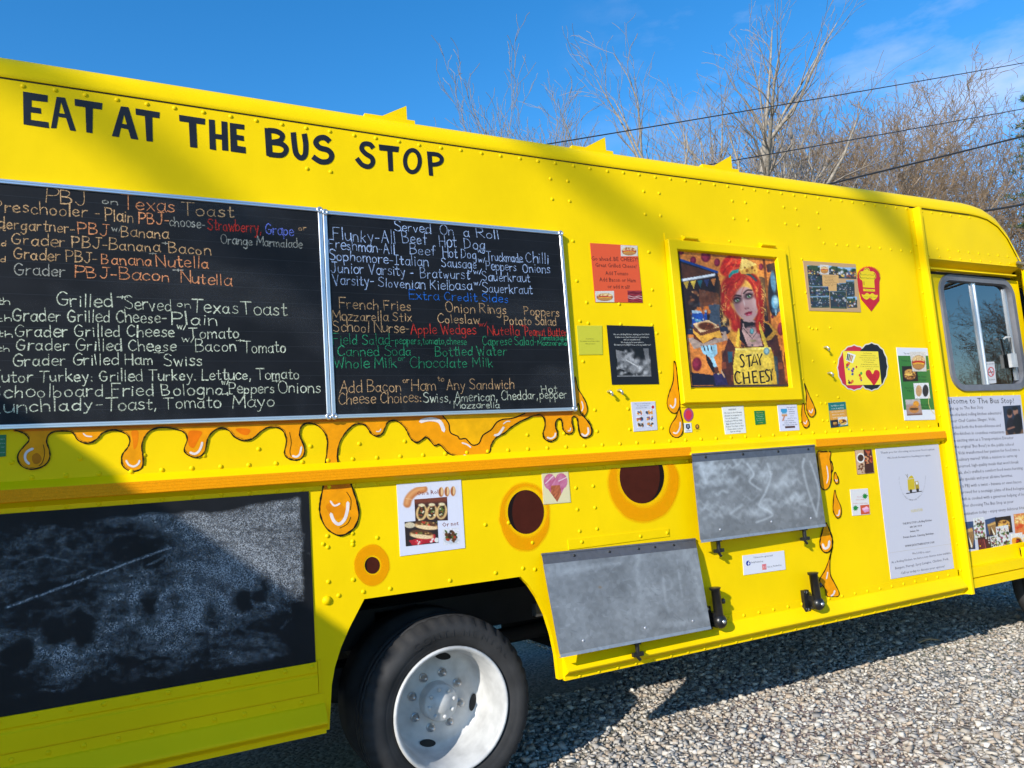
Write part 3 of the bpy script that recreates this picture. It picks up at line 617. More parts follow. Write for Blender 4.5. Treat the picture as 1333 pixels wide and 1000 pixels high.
latch((935, 709), fl2, .05); latch((1047, 694), fl2, .05); latch((829.5, 843), fl1, .07)
def bracket(p):
    x, y, z = W(*p, .055); m = MB()
    m.box(x - .062, x - .022, -.026, -.004, z - .085, z + .030); m.box(x - .03, x + .02, -.06, -.01, z - .07, z - .0)
    m.tube([(x - .006, y, z + .125), (x - .006, y, z + .118), (x - .004, y, z + .115), (x + .004, y, z - .06)], [.030, .030, .024, .024], 14); m.tube([(x - .004, y, z + .126), (x - .004, y, z + .124)], .019, 12)
    m.lathe([(.0, y - .034), (.022, y - .032), (.036, y - .016), (.036, y + .03), (0, y + .03)], x + .002, z - .045, 18); m.tube([(x + .02, y + .005, z + .05), (x + .045, y + .005, z + .05)], [.012, .016], 8)
    for dx, dz in ((-.05, .02), (-.05, -.072)): m.dome(x + dx, z + dz, .027, r=.008, col=(1, 1, 1))
    o = m.build('pole_bracket', M_iron, truck); MB().lathe([(.0, y - .040), (.009, y - .039), (.012, y - .030)], x + .004, z - .045, 8).build('bolt', M_steel, o)
    for dx, dz in ((-.042, .018), (-.042, -.074)): MB().dome(x + dx, z + dz, .027, r=.008).build('bolt', M_steel, o)
bracket((1062.5, 775)); bracket((935, 797))
for p in ((791, 510), (804, 508.5), (1072.5, 452.5), (1077.5, 486)):
    x, y, z = W(*p); MB().tube([(x, 0, z), (x, -.025, z), (x + .006, -.032, z - .012), (x + .008, -.026, z - .022)], .006, 6).build('hook', M_steel, truck)

# painted name along the top of the side
K = [.0010]; MW = {}
def wordmesh(x): return MW.setdefault(0 if x < 128 else 1 if x < 215 else 2 if x < 330 else 3 if x < 445 else 4, MB())
def bp(f, *polys):
    for p in polys: K[0] += .00003; q = f(p); px_poly(wordmesh(q[0][0]), q, K[0], (1, 1, 1))
def bl(f, pts, w, s, closed=False, sm=True):
    K[0] += .00003; q = smooth(pts, 5, closed) if sm else pts; q = f(q); px_line(wordmesh(q[0][0]), q, w / s, K[0], (1, 1, 1), closed)
A8 = zf(0, 100, 11.108); A1 = zf(0, 100, 3.847); A2 = zf(320, 100, 3.847)
bp(A8, [(332,212),(690,268),(688,367),(458,340),(455,435),(590,455),(597,535),(442,515),(445,622),(700,657),(710,745),(340,688)],
   [(818,290),(884,296),(882,365),(815,745),(735,742)], [(884,296),(940,302),(1100,787),(1012,775),(882,365)], [(838,522),(938,538),(962,597),(850,580)])
bp(A1, [(373,110),(513,132),(510,165),(375,145)], [(427,150),(465,155),(463,283),(432,278)], [(605,148),(625,150),(622,185),(595,302),(560,297)], [(622,150),(643,152),(693,315),(655,310),(620,185)], [(597,232),(640,240),(648,265),(590,252)],
   [(678,158),(800,178),(798,208),(680,190)], [(725,195),(762,200),(765,325),(733,322)], [(896,190),(1027,210),(1026,240),(898,222)], [(945,228),(982,233),(988,356),(952,352)],
   [(1045,213),(1075,216),(1082,368),(1050,362)], [(1108,222),(1138,226),(1143,371),(1112,368)], [(1073,285),(1112,290),(1112,315),(1075,310)],
   [(1150,230),(1223,240),(1223,265),(1183,260),(1184,290),(1220,296),(1222,322),(1186,316),(1188,345),(1230,352),(1231,384),(1155,374)])
bp(A2, [(93,255),(125,260),(135,400),(102,395)], [(665,338),(768,350),(764,378),(668,368)], [(708,372),(734,375),(738,473),(714,472)], [(906,373),(930,376),(938,497),(917,494)])
bl(A2, [(110,268),(150,272),(178,287),(182,305),(165,322),(120,328)], 26, 3.847); bl(A2, [(125,328),(175,335),(200,355),(198,378),(175,393),(115,388)], 26, 3.847)
bl(A2, [(237,278),(243,340),(252,385),(275,406),(296,392),(300,340),(292,285)], 27, 3.847)
bl(A2, [(420,325),(395,305),(365,308),(350,330),(370,355),(412,368),(430,395),(415,422),(375,425),(335,400)], 27, 3.847)
bl(A2, [(638,358),(620,338),(590,337),(580,360),(600,385),(630,405),(635,432),(615,450),(582,440),(555,408)], 24, 3.847)
bl(A2, [(834 + 37 * math.cos(t), 422 + 55 * math.sin(t)) for t in np.linspace(0, 6.2832, 13)[:-1]], 21, 3.847, True)
bl(A2, [(918,385),(960,390),(980,408),(976,428),(955,438),(925,440)], 21, 3.847)
for k in sorted(MW): MW[k].build('painted_word', M_blk, truck)

# painted cheese holes with their soft orange surrounds
def hole(cx, cy, rx, ry, halo, dark, name='painted_cheese_hole', clip=None):
    hx, hy, hrx, hry = halo; c = [(hx - hrx*1.3, hy - hry*1.3), (hx + hrx*1.3, hy - hry*1.3), (hx + hrx*1.3, hy + hry*1.3), (hx - hrx*1.3, hy + hry*1.3)]
    P = Pic(c, 80, 80, (255, 166, 0)); ang = np.arctan2(P.Y - hy, P.X - hx)
    d = np.hypot((P.X - hx) / hrx, (P.Y - hy) / hry) + .10 * (fbm(ang * 2 + 9, P.X * .02, int(cx), 2) - .5); d2 = np.hypot((P.X - cx) / rx, (P.Y - cy) / ry)
    P.a = np.clip((1.0 - d) / .10, 0, 1) * (.55 + .35 * fbm(P.X * .09, P.Y * .09, int(cy), 3)) * np.clip((d2 - 1.0) / .28, .25, 1)
    if clip: P.a *= P.Y > clip(P.X) + .5
    o = P.build('painted_halo', M_wash, None, .0012)
    m = MB(); T = np.linspace(0, 6.2832, 37)[:-1]; e = [(cx + rx * math.cos(t), cy + ry * math.sin(t)) for t in T]
    def cl(pts): return [(x, max(y, clip(x) + .6)) for x, y in pts] if clip else pts
    px_poly(m, cl(e), .0016, L(74, 30, 20)); dk = L(28, 20, 18)
    s, wd = dark; inner = [(cx + s * rx * wd + (rx * (1 - wd * .5)) * math.cos(t), cy + ry * 1.02 * math.sin(t)) for t in T]
    half = [t for t in np.linspace(-1.5708, 1.5708, 19)]
    outer_ = [(cx - s * rx * math.cos(t), cy + ry * math.sin(t)) for t in half]; inn = [(cx - s * (rx * (1 - wd * 1.9 * abs(math.cos(t)) ** .5)) * math.cos(t), cy + ry * math.sin(t)) for t in reversed(half)]
    px_poly(m, cl(outer_ + inn), .0019, dk)
    h = m.build(name, M_mural, truck); o.parent = h; return h
hole(484.5, 736, 9.8, 11, (484, 736, 24, 28), (1, .14)); hole(684.5, 666.5, 23.6, 28.6, (683, 673, 34, 46), (1, .13))
hole(835.5, 620, 29, 35.5, (836, 629, 48, 53), (-1, .10), clip=lambda x: 597.3 - (x - 835) * .065)

# honey drips painted below the boards and round the hatch
ORG, BLK, WHT, DORG = L(246, 158, 8), L(28, 26, 14), L(238, 225, 220), L(222, 122, 12)
def drip(name, out, hi=(), lines=(), off=.0047, w=1.1, shade=None, closed=True):
    m = MB(); px_poly(m, out, off, ORG)
    if shade is not None:
        for sp, c in shade: px_poly(m, sp, off + .0002, c)
    px_line(m, out if closed else out, [w * random.uniform(.6, 1.5) for _ in out], off + .0004, BLK, closed)
    k = 0
    for h in hi: k += 1; px_poly(m, h, off + .0006 + k * .00005, WHT)
    for q, lw in lines: k += 1; px_line(m, q, lw, off + .0007 + k * .00005, BLK)
    return m.build(name, M_mural, truck)
def cres(pts, w):
    v, _ = ribbon(pts, [.15 * w] + [w] * (len(pts) - 2) + [.15 * w]); n = len(pts); return v[:n] + v[n:][::-1]
cv = lambda f, pts, w: cres(f(smooth(pts, 4)), w)
O1 = z1([(85,178),(120,188),(150,205),(168,235),(140,270),(108,310),(103,350),(125,385),(165,403),(215,400),(260,380),(287,340),(284,290),(270,250),(277,212),(305,190),(360,183),(410,187),(430,205),(450,235),(490,252),(530,248),(565,225),(592,195),(645,178),(690,182),(735,205),(750,240),(740,275),(710,315),(702,350),(710,385),(740,410),(780,416),(815,402),(828,370),(825,320),(820,270),(835,220),(870,180),(940,162),(1030,175),(1068,195),(1083,230),(1072,265),(1065,295),(1085,320),(1125,335),(1160,328),(1185,300),(1195,255),(1207,215),(1240,180),(1285,166)])
O2 = z5([(80,180),(110,215),(150,235),(185,237),(220,225),(260,190),(300,165),(350,160),(385,175),(405,205),(412,250),(402,300),(405,325),(430,345),(470,352),(500,340),(518,305),(510,260),(490,215),(490,180),(505,150),(535,138),(575,142),(610,165),(640,205),(650,255),(645,320),(645,386)])
O2b = z5([(738,386),(710,360),(710,300),(720,250),(745,205),(780,165),(820,142),(860,145),(885,170),(905,200),(935,212),(965,200),(985,160),(1000,132),(1040,122),(1075,140),(1105,175),(1130,225),(1165,250),(1195,235),(1220,218),(1245,240),(1270,268),(1300,262)])
O3 = z6([(95,290),(130,305),(165,320),(200,322),(255,312),(320,290),(330,250),(355,210),(400,185),(440,150),(500,115),(560,90),(600,85),(620,110),(622,150),(612,185),(622,215),(655,228),(685,210),(690,180),(680,150),(685,115),(705,105),(715,125),(720,160),(740,185),(765,185),(778,165),(770,130),(770,98),(790,95),(800,120),(805,160),(815,195),(840,208),(870,195),(877,165),(860,125),(835,95),(825,75)])
line = O1 + O2 + O2b + O3; lsm = smooth(line, 4)
topb = [(745, 530), (600, 535), (430, 540), (300, 545), (150, 550), (16, 554)]
HD = .0034
m = MB(); px_poly(m, lsm + topb, HD + .0014, ORG)
for a in ([(0, 1)],):
    pass
px_poly(m, topb[::-1] + [(745, 541), (600, 545), (430, 549.5), (300, 554), (150, 559), (18, 562)], HD + .0016, DORG)  # darker orange strip just under the boards, painting in the shade there
n1 = len(smooth(line[:len(O1) + len(O2)], 4))
iA = lsm.index if False else None
k1 = (len(O1) + len(O2) - 1) * 4 + 1
for seg in (lsm[:k1], lsm[k1 + 3:]):
    px_line(m, seg, [1.5 * random.uniform(.7, 1.6) for _ in seg], HD + .0018, BLK)
    px_line(m, [(x + random.gauss(.9, .2), y - 1.6 + random.gauss(0, .3)) for x, y in seg], [.55 * random.uniform(.3, 1.4) for _ in seg], HD + .0019, L(95, 85, 15))
sh = [cv(z1, [(195,283),(160,300),(145,325),(150,355),(172,375)], 3.2), cv(z1, [(480,195),(500,212),(535,215)], 1.8), cv(z1, [(728,350),(745,378),(775,388),(800,372),(808,350)], 2.6), cv(z1, [(1095,305),(1125,315),(1150,300),(1165,270),(1170,245)], 3),
      cv(z5, [(445,325),(470,332),(490,315),(500,270)], 2.6), cv(z5, [(930,185),(950,185),(960,170)], 1.4), cv(z5, [(1180,130),(1240,115),(1300,130),(1325,190)], 5),
      cv(z6, [(170,235),(200,245),(222,262)], 2), cv(z6, [(345,195),(370,190),(390,165),(400,148)], 3), cv(z6, [(395,135),(415,120),(435,120)], 1.4), cv(z6, [(632,205),(655,212),(675,200),(680,180)], 2.2), cv(z6, [(745,170),(758,170),(762,152)], 1.4), cv(z6, [(820,185),(840,198),(858,180),(855,150)], 2.4), cv(z6, [(180,300),(220,308),(250,302)], 1.2)]
for i, h in enumerate(sh): px_poly(m, h, HD + .0021 + i * .00002, WHT)
ins = z6([(65,85),(100,130),(105,165),(115,185),(150,200),(160,215),(190,212),(205,225),(230,248),(265,238),(285,195),(330,165),(360,125),(395,108),(430,105),(470,95),(515,75)])
px_line(m, smooth(ins, 3), 1.5, HD + .0024, BLK)
px_poly(m, smooth(ins, 3) + z6([(500,60),(80,70)]), HD + .00165, L(250, 182, 10))
for q in ([(250,262),(258,310),(245,365),(225,385)],): px_line(m, z1(smooth(q, 4)), .8, HD + .0025, BLK)
for q in ([(430,190),(440,250),(432,300),(440,330)],): px_line(m, z5(smooth(q, 4)), .7, HD + .0025, L(60, 50, 15))
for f, q, c in ((z1, [(1090,190),(1130,180),(1170,190),(1150,230),(1120,280),(1090,260)], L(240, 120, 5)), (z1, [(760,185),(800,185),(795,260),(775,290),(768,240)], L(240, 130, 5)), (z1, [(185,330),(215,310),(240,340),(225,370),(195,370)], L(200, 118, 10)), (z5, [(120,170),(200,172),(190,205),(150,200)], L(240, 120, 5))):
    px_poly(m, f(smooth(q, 4, True)), HD + .0017, c)
m.build('honey_drip', M_mural, truck)
drip('honey_drip', z5(smooth([(632,460),(622,520),(608,590),(605,650),(625,715),(660,760),(715,787),(765,775),(810,735),(832,670),(822,600),(800,530),(775,455)], 4)),
     [cv(z5, [(668,655),(685,700),(715,722),(748,695),(765,640),(768,590)], 4.2), cv(z5, [(665,585),(690,615),(725,600)], 2.4)], [(z5(smooth([(760,535),(785,580),(782,640)], 4)), .8), (z5(smooth([(785,680),(765,720),(720,745)], 4)), .7)], w=2.0, shade=[(z5(smooth([(635,470),(775,470),(778,512),(637,520)], 2, True)), DORG), (z5(smooth([(640,620),(700,590),(760,640),(740,680),(690,690)], 4, True)), L(235, 140, 10))])
d = drip
S4 = lambda p: smooth(p, 4, True)
d('honey_drip', S4([(749,490),(752,505),(758,515),(763,525),(764.5,535),(760,542),(756,538),(753,525),(750,530),(748,510)]), [cv(lambda p: p, [(757,522),(759,530),(757,536)], 1.5)])
d('honey_drip', S4([(877.5,470),(876.5,495),(871,512),(868.3,525),(872,535),(879,538),(884,533),(885,520),(882.5,500),(880.5,480)]), [cv(lambda p: p, [(872,527),(876,531),(879,526),(879,518)], 2)])
d('honey_drip', S4([(884,531),(880,543),(874,552),(871.5,561),(875.5,568),(883,569.5),(888.5,563),(889,552),(886.5,541)]), [cv(lambda p: p, [(876,563),(881,564),(885,557),(885.5,549)], 2)])
d('honey_drip', S4([(1047,499),(1049.5,512),(1049.5,528),(1052,539),(1057,543),(1061.5,538),(1060,529),(1054,516)]), [cv(lambda p: p, [(1053,534),(1056,537.5),(1058,532)], 1.4)])
d('honey_drip', S4([(1044.6,526.5),(1046.6,526.5),(1048,537),(1052.6,547),(1053.4,553.6),(1049.4,557),(1045,553),(1043.6,540)]), [cv(lambda p: p, [(1046,549),(1048.5,552),(1050.5,547)], 1.2)])
d('honey_drip', S4([(1064,589),(1072,588),(1081.2,588.4),(1080.5,598),(1082.3,610),(1081.6,627),(1078,635.5),(1072.3,637.5),(1068,631.5),(1066,611)]), [cv(lambda p: p, [(1076,606),(1078,620),(1076,630)], 1.4)])
d('honey_drip', S4([(1082,600),(1084.3,608),(1083.8,613.4),(1081.8,613.6),(1081.2,606)]), off=.0024)
d('honey_drip', S4([(1086.4,615.4),(1085.6,623.5),(1088.2,629.6),(1091.6,628.6),(1091,622.5),(1087.8,615.6)]), [cv(lambda p: p, [(1087.3,624),(1089,627),(1090,624)], .9)])
zc = zf(1060, 560, 4.883)
d('honey_drip', zc(S4([(130,380),(120,470),(122,520),(145,558),(168,545),(170,490),(142,425)])), [cv(zc, [(140,540),(155,540),(160,505)], 1.6)])
d('honey_drip', zc(S4([(70,590),(42,680),(36,730),(55,770),(85,777),(111,750),(114,690),(95,630)])), [cv(zc, [(52,720),(65,752),(90,740),(96,700)], 3)], w=1.5)
zd = zf(940, 700, 8.33)
d('honey_drip', zd(S4([(1200,95),(1165,220),(1120,345),(1060,450),(1080,505),(1120,560),(1140,635),(1200,640),(1258,636),(1268,592),(1212,480),(1172,390),(1172,210)])), [cv(zd, [(1130,450),(1140,410),(1145,370)], 1.6), cv(zd, [(1178,635),(1210,610),(1222,570)], 2.2)])

# lower chalkboard with rubbed-out chalk
cb = MB().slab([(X0 + .02, .729), (.671, .729), (.671, 1.4065), (X0 + .02, 1.4065)], .0045, .004); cbo = cb.build('lower_chalkboard', M_slate, truck)
zl = zf(0, 640, 3.174); c4 = [(-60, 640), (414, 636), (414, 864), (-60, 935)]
x0_, x1_ = -1.6, .668; 
P = Pic([(x0_, 1.405), (x1_, 1.405), (x1_, .731), (x0_, .731)], 420, 190, (190, 196, 204), [(x0_, -.0052, 1.405), (x1_, -.0052, 1.405), (x1_, -.0052, .731), (x0_, -.0052, .731)])
X, Y = P.X, P.Y
wx_ = X + .10 * (fbm(X * 3, Y * 3, 4) - .5); wy_ = Y + .12 * (fbm(X * 3 + 9, Y * 3, 8) - .5)
a = .26 + 1.25 * (fbm(wx_ * 5, wy_ * 9, 2, 5) - .42) + .5 * (fbm(wx_ * 14 + wy_ * 30, wy_ * 50, 5, 3) - .5) + .5 * (fbm(X * 60, Y * 60, 12, 2) - .5)
low = np.clip((1.02 - Y) / .12, 0, 1); a += low * .55 * (fbm(wx_ * 9 + 4, wy_ * 9, 21, 3) - .62)
for k in range(11):                                               # thumbed-out words along the middle
    cx_ = -.55 + k * .105 + random.gauss(0, .015); cy_ = .945 + (k * .008) + random.gauss(0, .02); d_ = np.hypot((X - cx_) / random.uniform(.03, .05), (Y - cy_) / random.uniform(.035, .06)); d_ = d_ + .9 * (fbm(X * 16, Y * 16, k, 3) - .5); a -= .6 * np.clip(1.3 - d_, 0, 1); a += .22 * np.exp(-((d_ - 1.6) / .25) ** 2)
corner = np.clip((X - .12 + (1.40 - Y) * .10) / .12, 0, 1) * np.clip((Y - .98 + (.62 - X) * .15) / .08, 0, 1); a += corner * .42  # chalk thickened in the upper right corner, painting in its sunlit brightness
edge = .006 + .026 * fbm(X * 9, Y * 9, 31, 3); top = .012 + .05 * fbm(X * 6, X * 0, 41, 3) * np.clip((.62 - X) / .35, 0, 1)
a *= np.clip((1.4065 - Y - top) / .02, 0, 1) * np.clip((.671 - X - edge * 1.2) / .02, 0, 1) * np.clip((Y - .731 - edge * 1.1) / .03, 0, 1)
for k in range(150):                                              # strokes of the wiping hand
    sx_, sy_, an = random.uniform(-.6, .62), random.uniform(.76, 1.38), random.gauss(.35, .5); l_ = random.uniform(.03, .16); t = np.clip(((X - sx_) * math.cos(an) + (Y - sy_) * math.sin(an)) / l_, 0, 1)
    dd = np.hypot(X - sx_ - t * l_ * math.cos(an), Y - sy_ - t * l_ * math.sin(an) - .02 * np.sin(t * 3)); a += np.clip(1 - dd / random.uniform(.003, .009), 0, 1) * random.choice((-.35, .14, .22, .3))
a[(X > .585) & (Y < .97) & (Y > .90)] *= .3
P.a = np.clip((a - .20) * .92, 0, .85)
la, lb = W(*zl([(30, 478)])[0])[::2], W(*zl([(700, 232)])[0])[::2]
for (p, q, w, op) in ((la, lb, .006, .7), (W(*zl([(610,305)])[0])[::2], W(*zl([(700,260)])[0])[::2], .006, .4), (W(*zl([(690,255)])[0])[::2], W(*zl([(730,290)])[0])[::2], .008, .4)):
    ex, ey = q[0] - p[0], q[1] - p[1]; t = np.clip(((X - p[0]) * ex + (Y - p[1]) * ey) / (ex * ex + ey * ey), 0, 1); dd = np.hypot(X - p[0] - t * ex, Y - p[1] - t * ey); P.a = np.maximum(P.a, np.clip((w - dd) / w * 2, 0, 1) * op)
P.build('chalk_smears', M_smear, cbo, 0)
# ------------------------------------------------------------------ the two framed menu boards
BO = .026
def board(name, x0, x1, z0, z1, label):
    """x, z are the outer frame on the board's own front plane"""
    s = MB(); s.box(x0 + .01, x1 - .01, -BO + .006, -.004, z0 + .01, z1 - .01)
    b = s.build(name, M_slate); tag(b, label, 'menu board', 'framed chalk menu boards on the truck side')
    fw = .0175
    for nm, a in (('top', (x0, x1, z1 - fw, z1)), ('bot', (x0, x1, z0, z0 + fw)), ('l', (x0, x0 + fw, z0 + fw, z1 - fw)), ('r', (x1 - fw, x1, z0 + fw, z1 - fw))):
        q = MB(); X0_, X1_, Z0_, Z1_ = a; hor = nm in ('top', 'bot')
        if hor:
            h = Z1_ - Z0_; q.extr([(.006, Z0_ + .0005), (BO - .002, Z0_), (BO, Z0_ + .002), (BO, Z0_ + h * .38), (BO - .003, Z0_ + h * .42), (BO - .003, Z0_ + h * .56), (BO, Z0_ + h * .6), (BO, Z1_ - .002), (BO - .002, Z1_), (.006, Z1_ - .0005)], X0_, X1_)
        else:
            w = X1_ - X0_; pr_ = [(0.0, .006), (0, BO - .002), (.002, BO), (w * .38, BO), (w * .42, BO - .003), (w * .56, BO - .003), (w * .6, BO), (w - .002, BO), (w, BO - .002), (w, .006)]
            n_ = len(pr_); q.add([(X0_ + u, -o, Z0_) for u, o in pr_] + [(X0_ + u, -o, Z1_) for u, o in pr_], [(i, i+1, i+1+n_, i+n_) for i in range(n_-1)] + [tuple(range(n_-1, -1, -1)), tuple(range(n_, 2*n_))])
        q.build('frame_rail', M_alu, b)
    for cx, cz in ((x0 + .010, z0 + .010), (x1 - .010, z0 + .010), (x0 + .010, z1 - .010), (x1 - .010, z1 - .010)):
        q = MB(); q.lathe([(.0145, -.015), (.0145, -BO - .002), (.011, -BO - .005), (.005, -BO - .006), (.005, -BO - .004), (.0, -BO - .004)], cx, cz, 16); q.build('corner_cap', M_alu, b)
    ln_ = MB()
    for k in range(1, 15):
        z = z0 + (z1 - z0) * k / 15; ln_.add([(x0 + .02, -BO + .0057, z), (x1 - .02, -BO + .0057, z), (x1 - .02, -BO + .0057, z + .0013), (x0 + .02, -BO + .0057, z + .0013)], [(0, 1, 2, 3)], col=(.017, .018, .021))
    ln_.build('ruled_line', M_print, b)
    # faint wiped chalk
    Pp = Pic([(x0 + .02, z1 - .02), (x1 - .02, z1 - .02), (x1 - .02, z0 + .02), (x0 + .02, z0 + .02)], 160, 120, (170, 175, 182), [(x0 + .02, -BO + .0053, z1 - .02), (x1 - .02, -BO + .0053, z1 - .02), (x1 - .02, -BO + .0053, z0 + .02), (x0 + .02, -BO + .0053, z0 + .02)])
    Pp.a = np.clip(.30 * (fbm(Pp.X * 2.2 + Pp.Y, Pp.Y * 5, int(x0 * 7) + 3, 4) - .50), 0, .12) + np.clip(.16 * (fbm(Pp.X * 22, Pp.Y * 2.0, 17, 3) - .5), 0, 1) * np.clip((z0 + .25 - Pp.Y) / .2, 0, 1); Pp.build('wiped_chalk', M_smear, b, 0)
    return b
b2 = [W(*p, BO) for p in ((420.5, 272), (733, 302.5), (750, 534.5), (432, 545.5))]
b1 = [W(*p, BO) for p in ((416, 272), (429, 544))]
bz1 = (b2[0][2] + b2[1][2]) / 2; bz0 = (b2[2][2] + b2[3][2]) / 2
bxm = (b2[0][0] + b2[3][0]) / 2; bx1 = (b2[1][0] + b2[2][0]) / 2
B2 = board('menu_board', bxm, bx1, bz0, bz1, 'framed black chalk menu board listing hot dogs and sides, ending beside the orange sign')
B1 = board('menu_board', bxm - .003 - 1.219, bxm - .003, bz0, bz1 + .008, 'framed black chalk menu board listing PBJ and grilled cheese, cut off by the left edge')
TO = BO - .0050
TAN, ORA, CRM, RED, BLU, LBL, GRN = L(196,160,118,1), L(222,150,105,1), L(205,212,190,1), L(200,60,50,1), L(112,128,215,1), L(165,188,225,1), L(48,140,100,1)
DBL, GRY = L(40,110,205,1), L(165,165,155,1)
m = MB()
for t in [
 ('PBJ', (60,263), (112,267.5), 18, TAN), ('^on^', (133,270.5), (150,272), 14, GRY), ('Texas', (159,272), (227,276.5), 17, ORA), ('Toast', (237,280), (304,283.5), 16, TAN),
 ('Preschooler -', (-8,275), (129,284), 16, TAN), ('Plain', (137.5,287), (173,290), 15, TAN), ('PBJ-', (181,291), (219,293), 14.5, ORA), ('choose-', (221,294.5), (267,297), 13, GRY), ('Strawberry,', (271,299.5), (340,303), 15, RED), ('Grape', (346,305), (382,307), 13.5, BLU), ('^or^', (389,304.5), (397.5,305), 12, TAN),
 ('Orange Marmalade', (288,317), (393.5,323.2), 11.5, GRY),
 ('Kindergartner-', (-30,295), (97,304), 15, TAN), ('PBJ', (102,304), (140,307), 14.5, ORA), ('^w/^', (146,306), (157,307), 14, GRY), ('Banana', (158,308), (219,311), 14, TAN),
 ('^st^', (-6,305), (5,305.5), 13, TAN), ('Grader PBJ-Banana', (15,318), (208,328), 15, None, [TAN, TAN, ORA]), ('^+^', (211,326), (217,326.5), 14, GRY), ('Bacon', (220,329), (274,332), 14, TAN),
 ('^nd^', (-6,325), (6,325.5), 13, TAN), ('Grader PBJ-', (18,336.5), (126,342.5), 14.5, TAN), ('Banana', (132.5,343.5), (197,346), 14.5, ORA), ('^+^', (194,340), (199,340), 13, GRY), ('Nutella', (204,346.5), (271.5,349.2), 15, ORA),
 ('^rd^', (-6,346), (5,346.5), 13, TAN), ('Grader', (19,357.5), (84,359.8), 15, GRY), ('PBJ-Bacon', (98,360.5), (220,366.5), 15, ORA), ('^+^', (226,362), (233,362), 14, GRY), ('Nutella', (236,368), (300,371.6), 14.5, ORA),
 ('Grilled', (74,397.5), (146,400.5), 17, CRM), ('^+^', (152,398), (159,398), 15, CRM), ('Served', (163,402), (223,405), 16, CRM), ('^on^', (231,406), (246,406.8), 16, CRM), ('Texas', (250,406.5), (310,408.5), 17, CRM), ('Toast', (315,409.5), (373,411), 17, CRM),
 ('^th^', (-3,402), (10,403), 15, CRM), ('Grader Grilled Cheese-', (16.5,417.5), (216,420.5), 16.5, CRM), ('Plain', (224,421.5), (282.5,423.5), 16, CRM),
 ('^th^', (-3,424), (12,424.5), 14, CRM), ('Grader Grilled Cheese', (19.5,438), (227,438.5), 16, CRM), ('^w/^', (231,434), (241,434), 14, CRM), ('Tomato', (247,441), (311,440), 15, CRM),
 ('^th^', (-3,444), (13,444.5), 14, CRM), ('Grader Grilled Cheese', (21,456), (229,457), 15.5, CRM), ('^w/^', (237,450.5), (252,450.5), 15, CRM), ('Bacon', (255,458), (307,457.5), 15, CRM), ('^+^', (308,452.5), (314,452.5), 13, CRM), ('Tomato', (317,459.5), (371.6,459), 15, CRM),
 ('^th^', (-3,463), (10,463), 14, CRM), ('Grader Grilled Ham', (17,476), (199,475), 15.5, CRM), ('^+^', (201,469), (208,469), 14, CRM), ('Swiss', (214,476.5), (263,476), 15.5, CRM),
 ('Tutor Turkey: Grilled Turkey. Lettuce, Tomato', (-12,498), (389,493.2), 15.5, CRM),
 ('Schoolboard Fried Bologna', (-12,518), (290,513.5), 17, CRM), ('^w/^', (289,506), (297,505.5), 14, CRM), ('Peppers', (299,512.5), (357,511.5), 14, CRM), ('^+^', (356,505), (362,505), 13, CRM), ('Onions', (363,511), (417,511), 15, CRM),
 ('Lunchlady-', (-12,538.5), (133,532.5), 17, CRM), ('Toast, Tomato', (138,535), (287,530), 16, CRM), ('^+^', (291,523), (298,523), 14, CRM), ('Mayo', (303,531.5), (357,528.5), 15.5, CRM)]:
    chalk(m, t[0], t[1], t[2], t[3], t[4], TO, .0041, t[5] if len(t) > 5 else None)
    if t[0] == 'Nutella' and t[1][0] > 230: m.build('chalk_writing', M_chalk, B1); m = MB()
m.build('chalk_writing', M_chalk, B1)
m = MB()
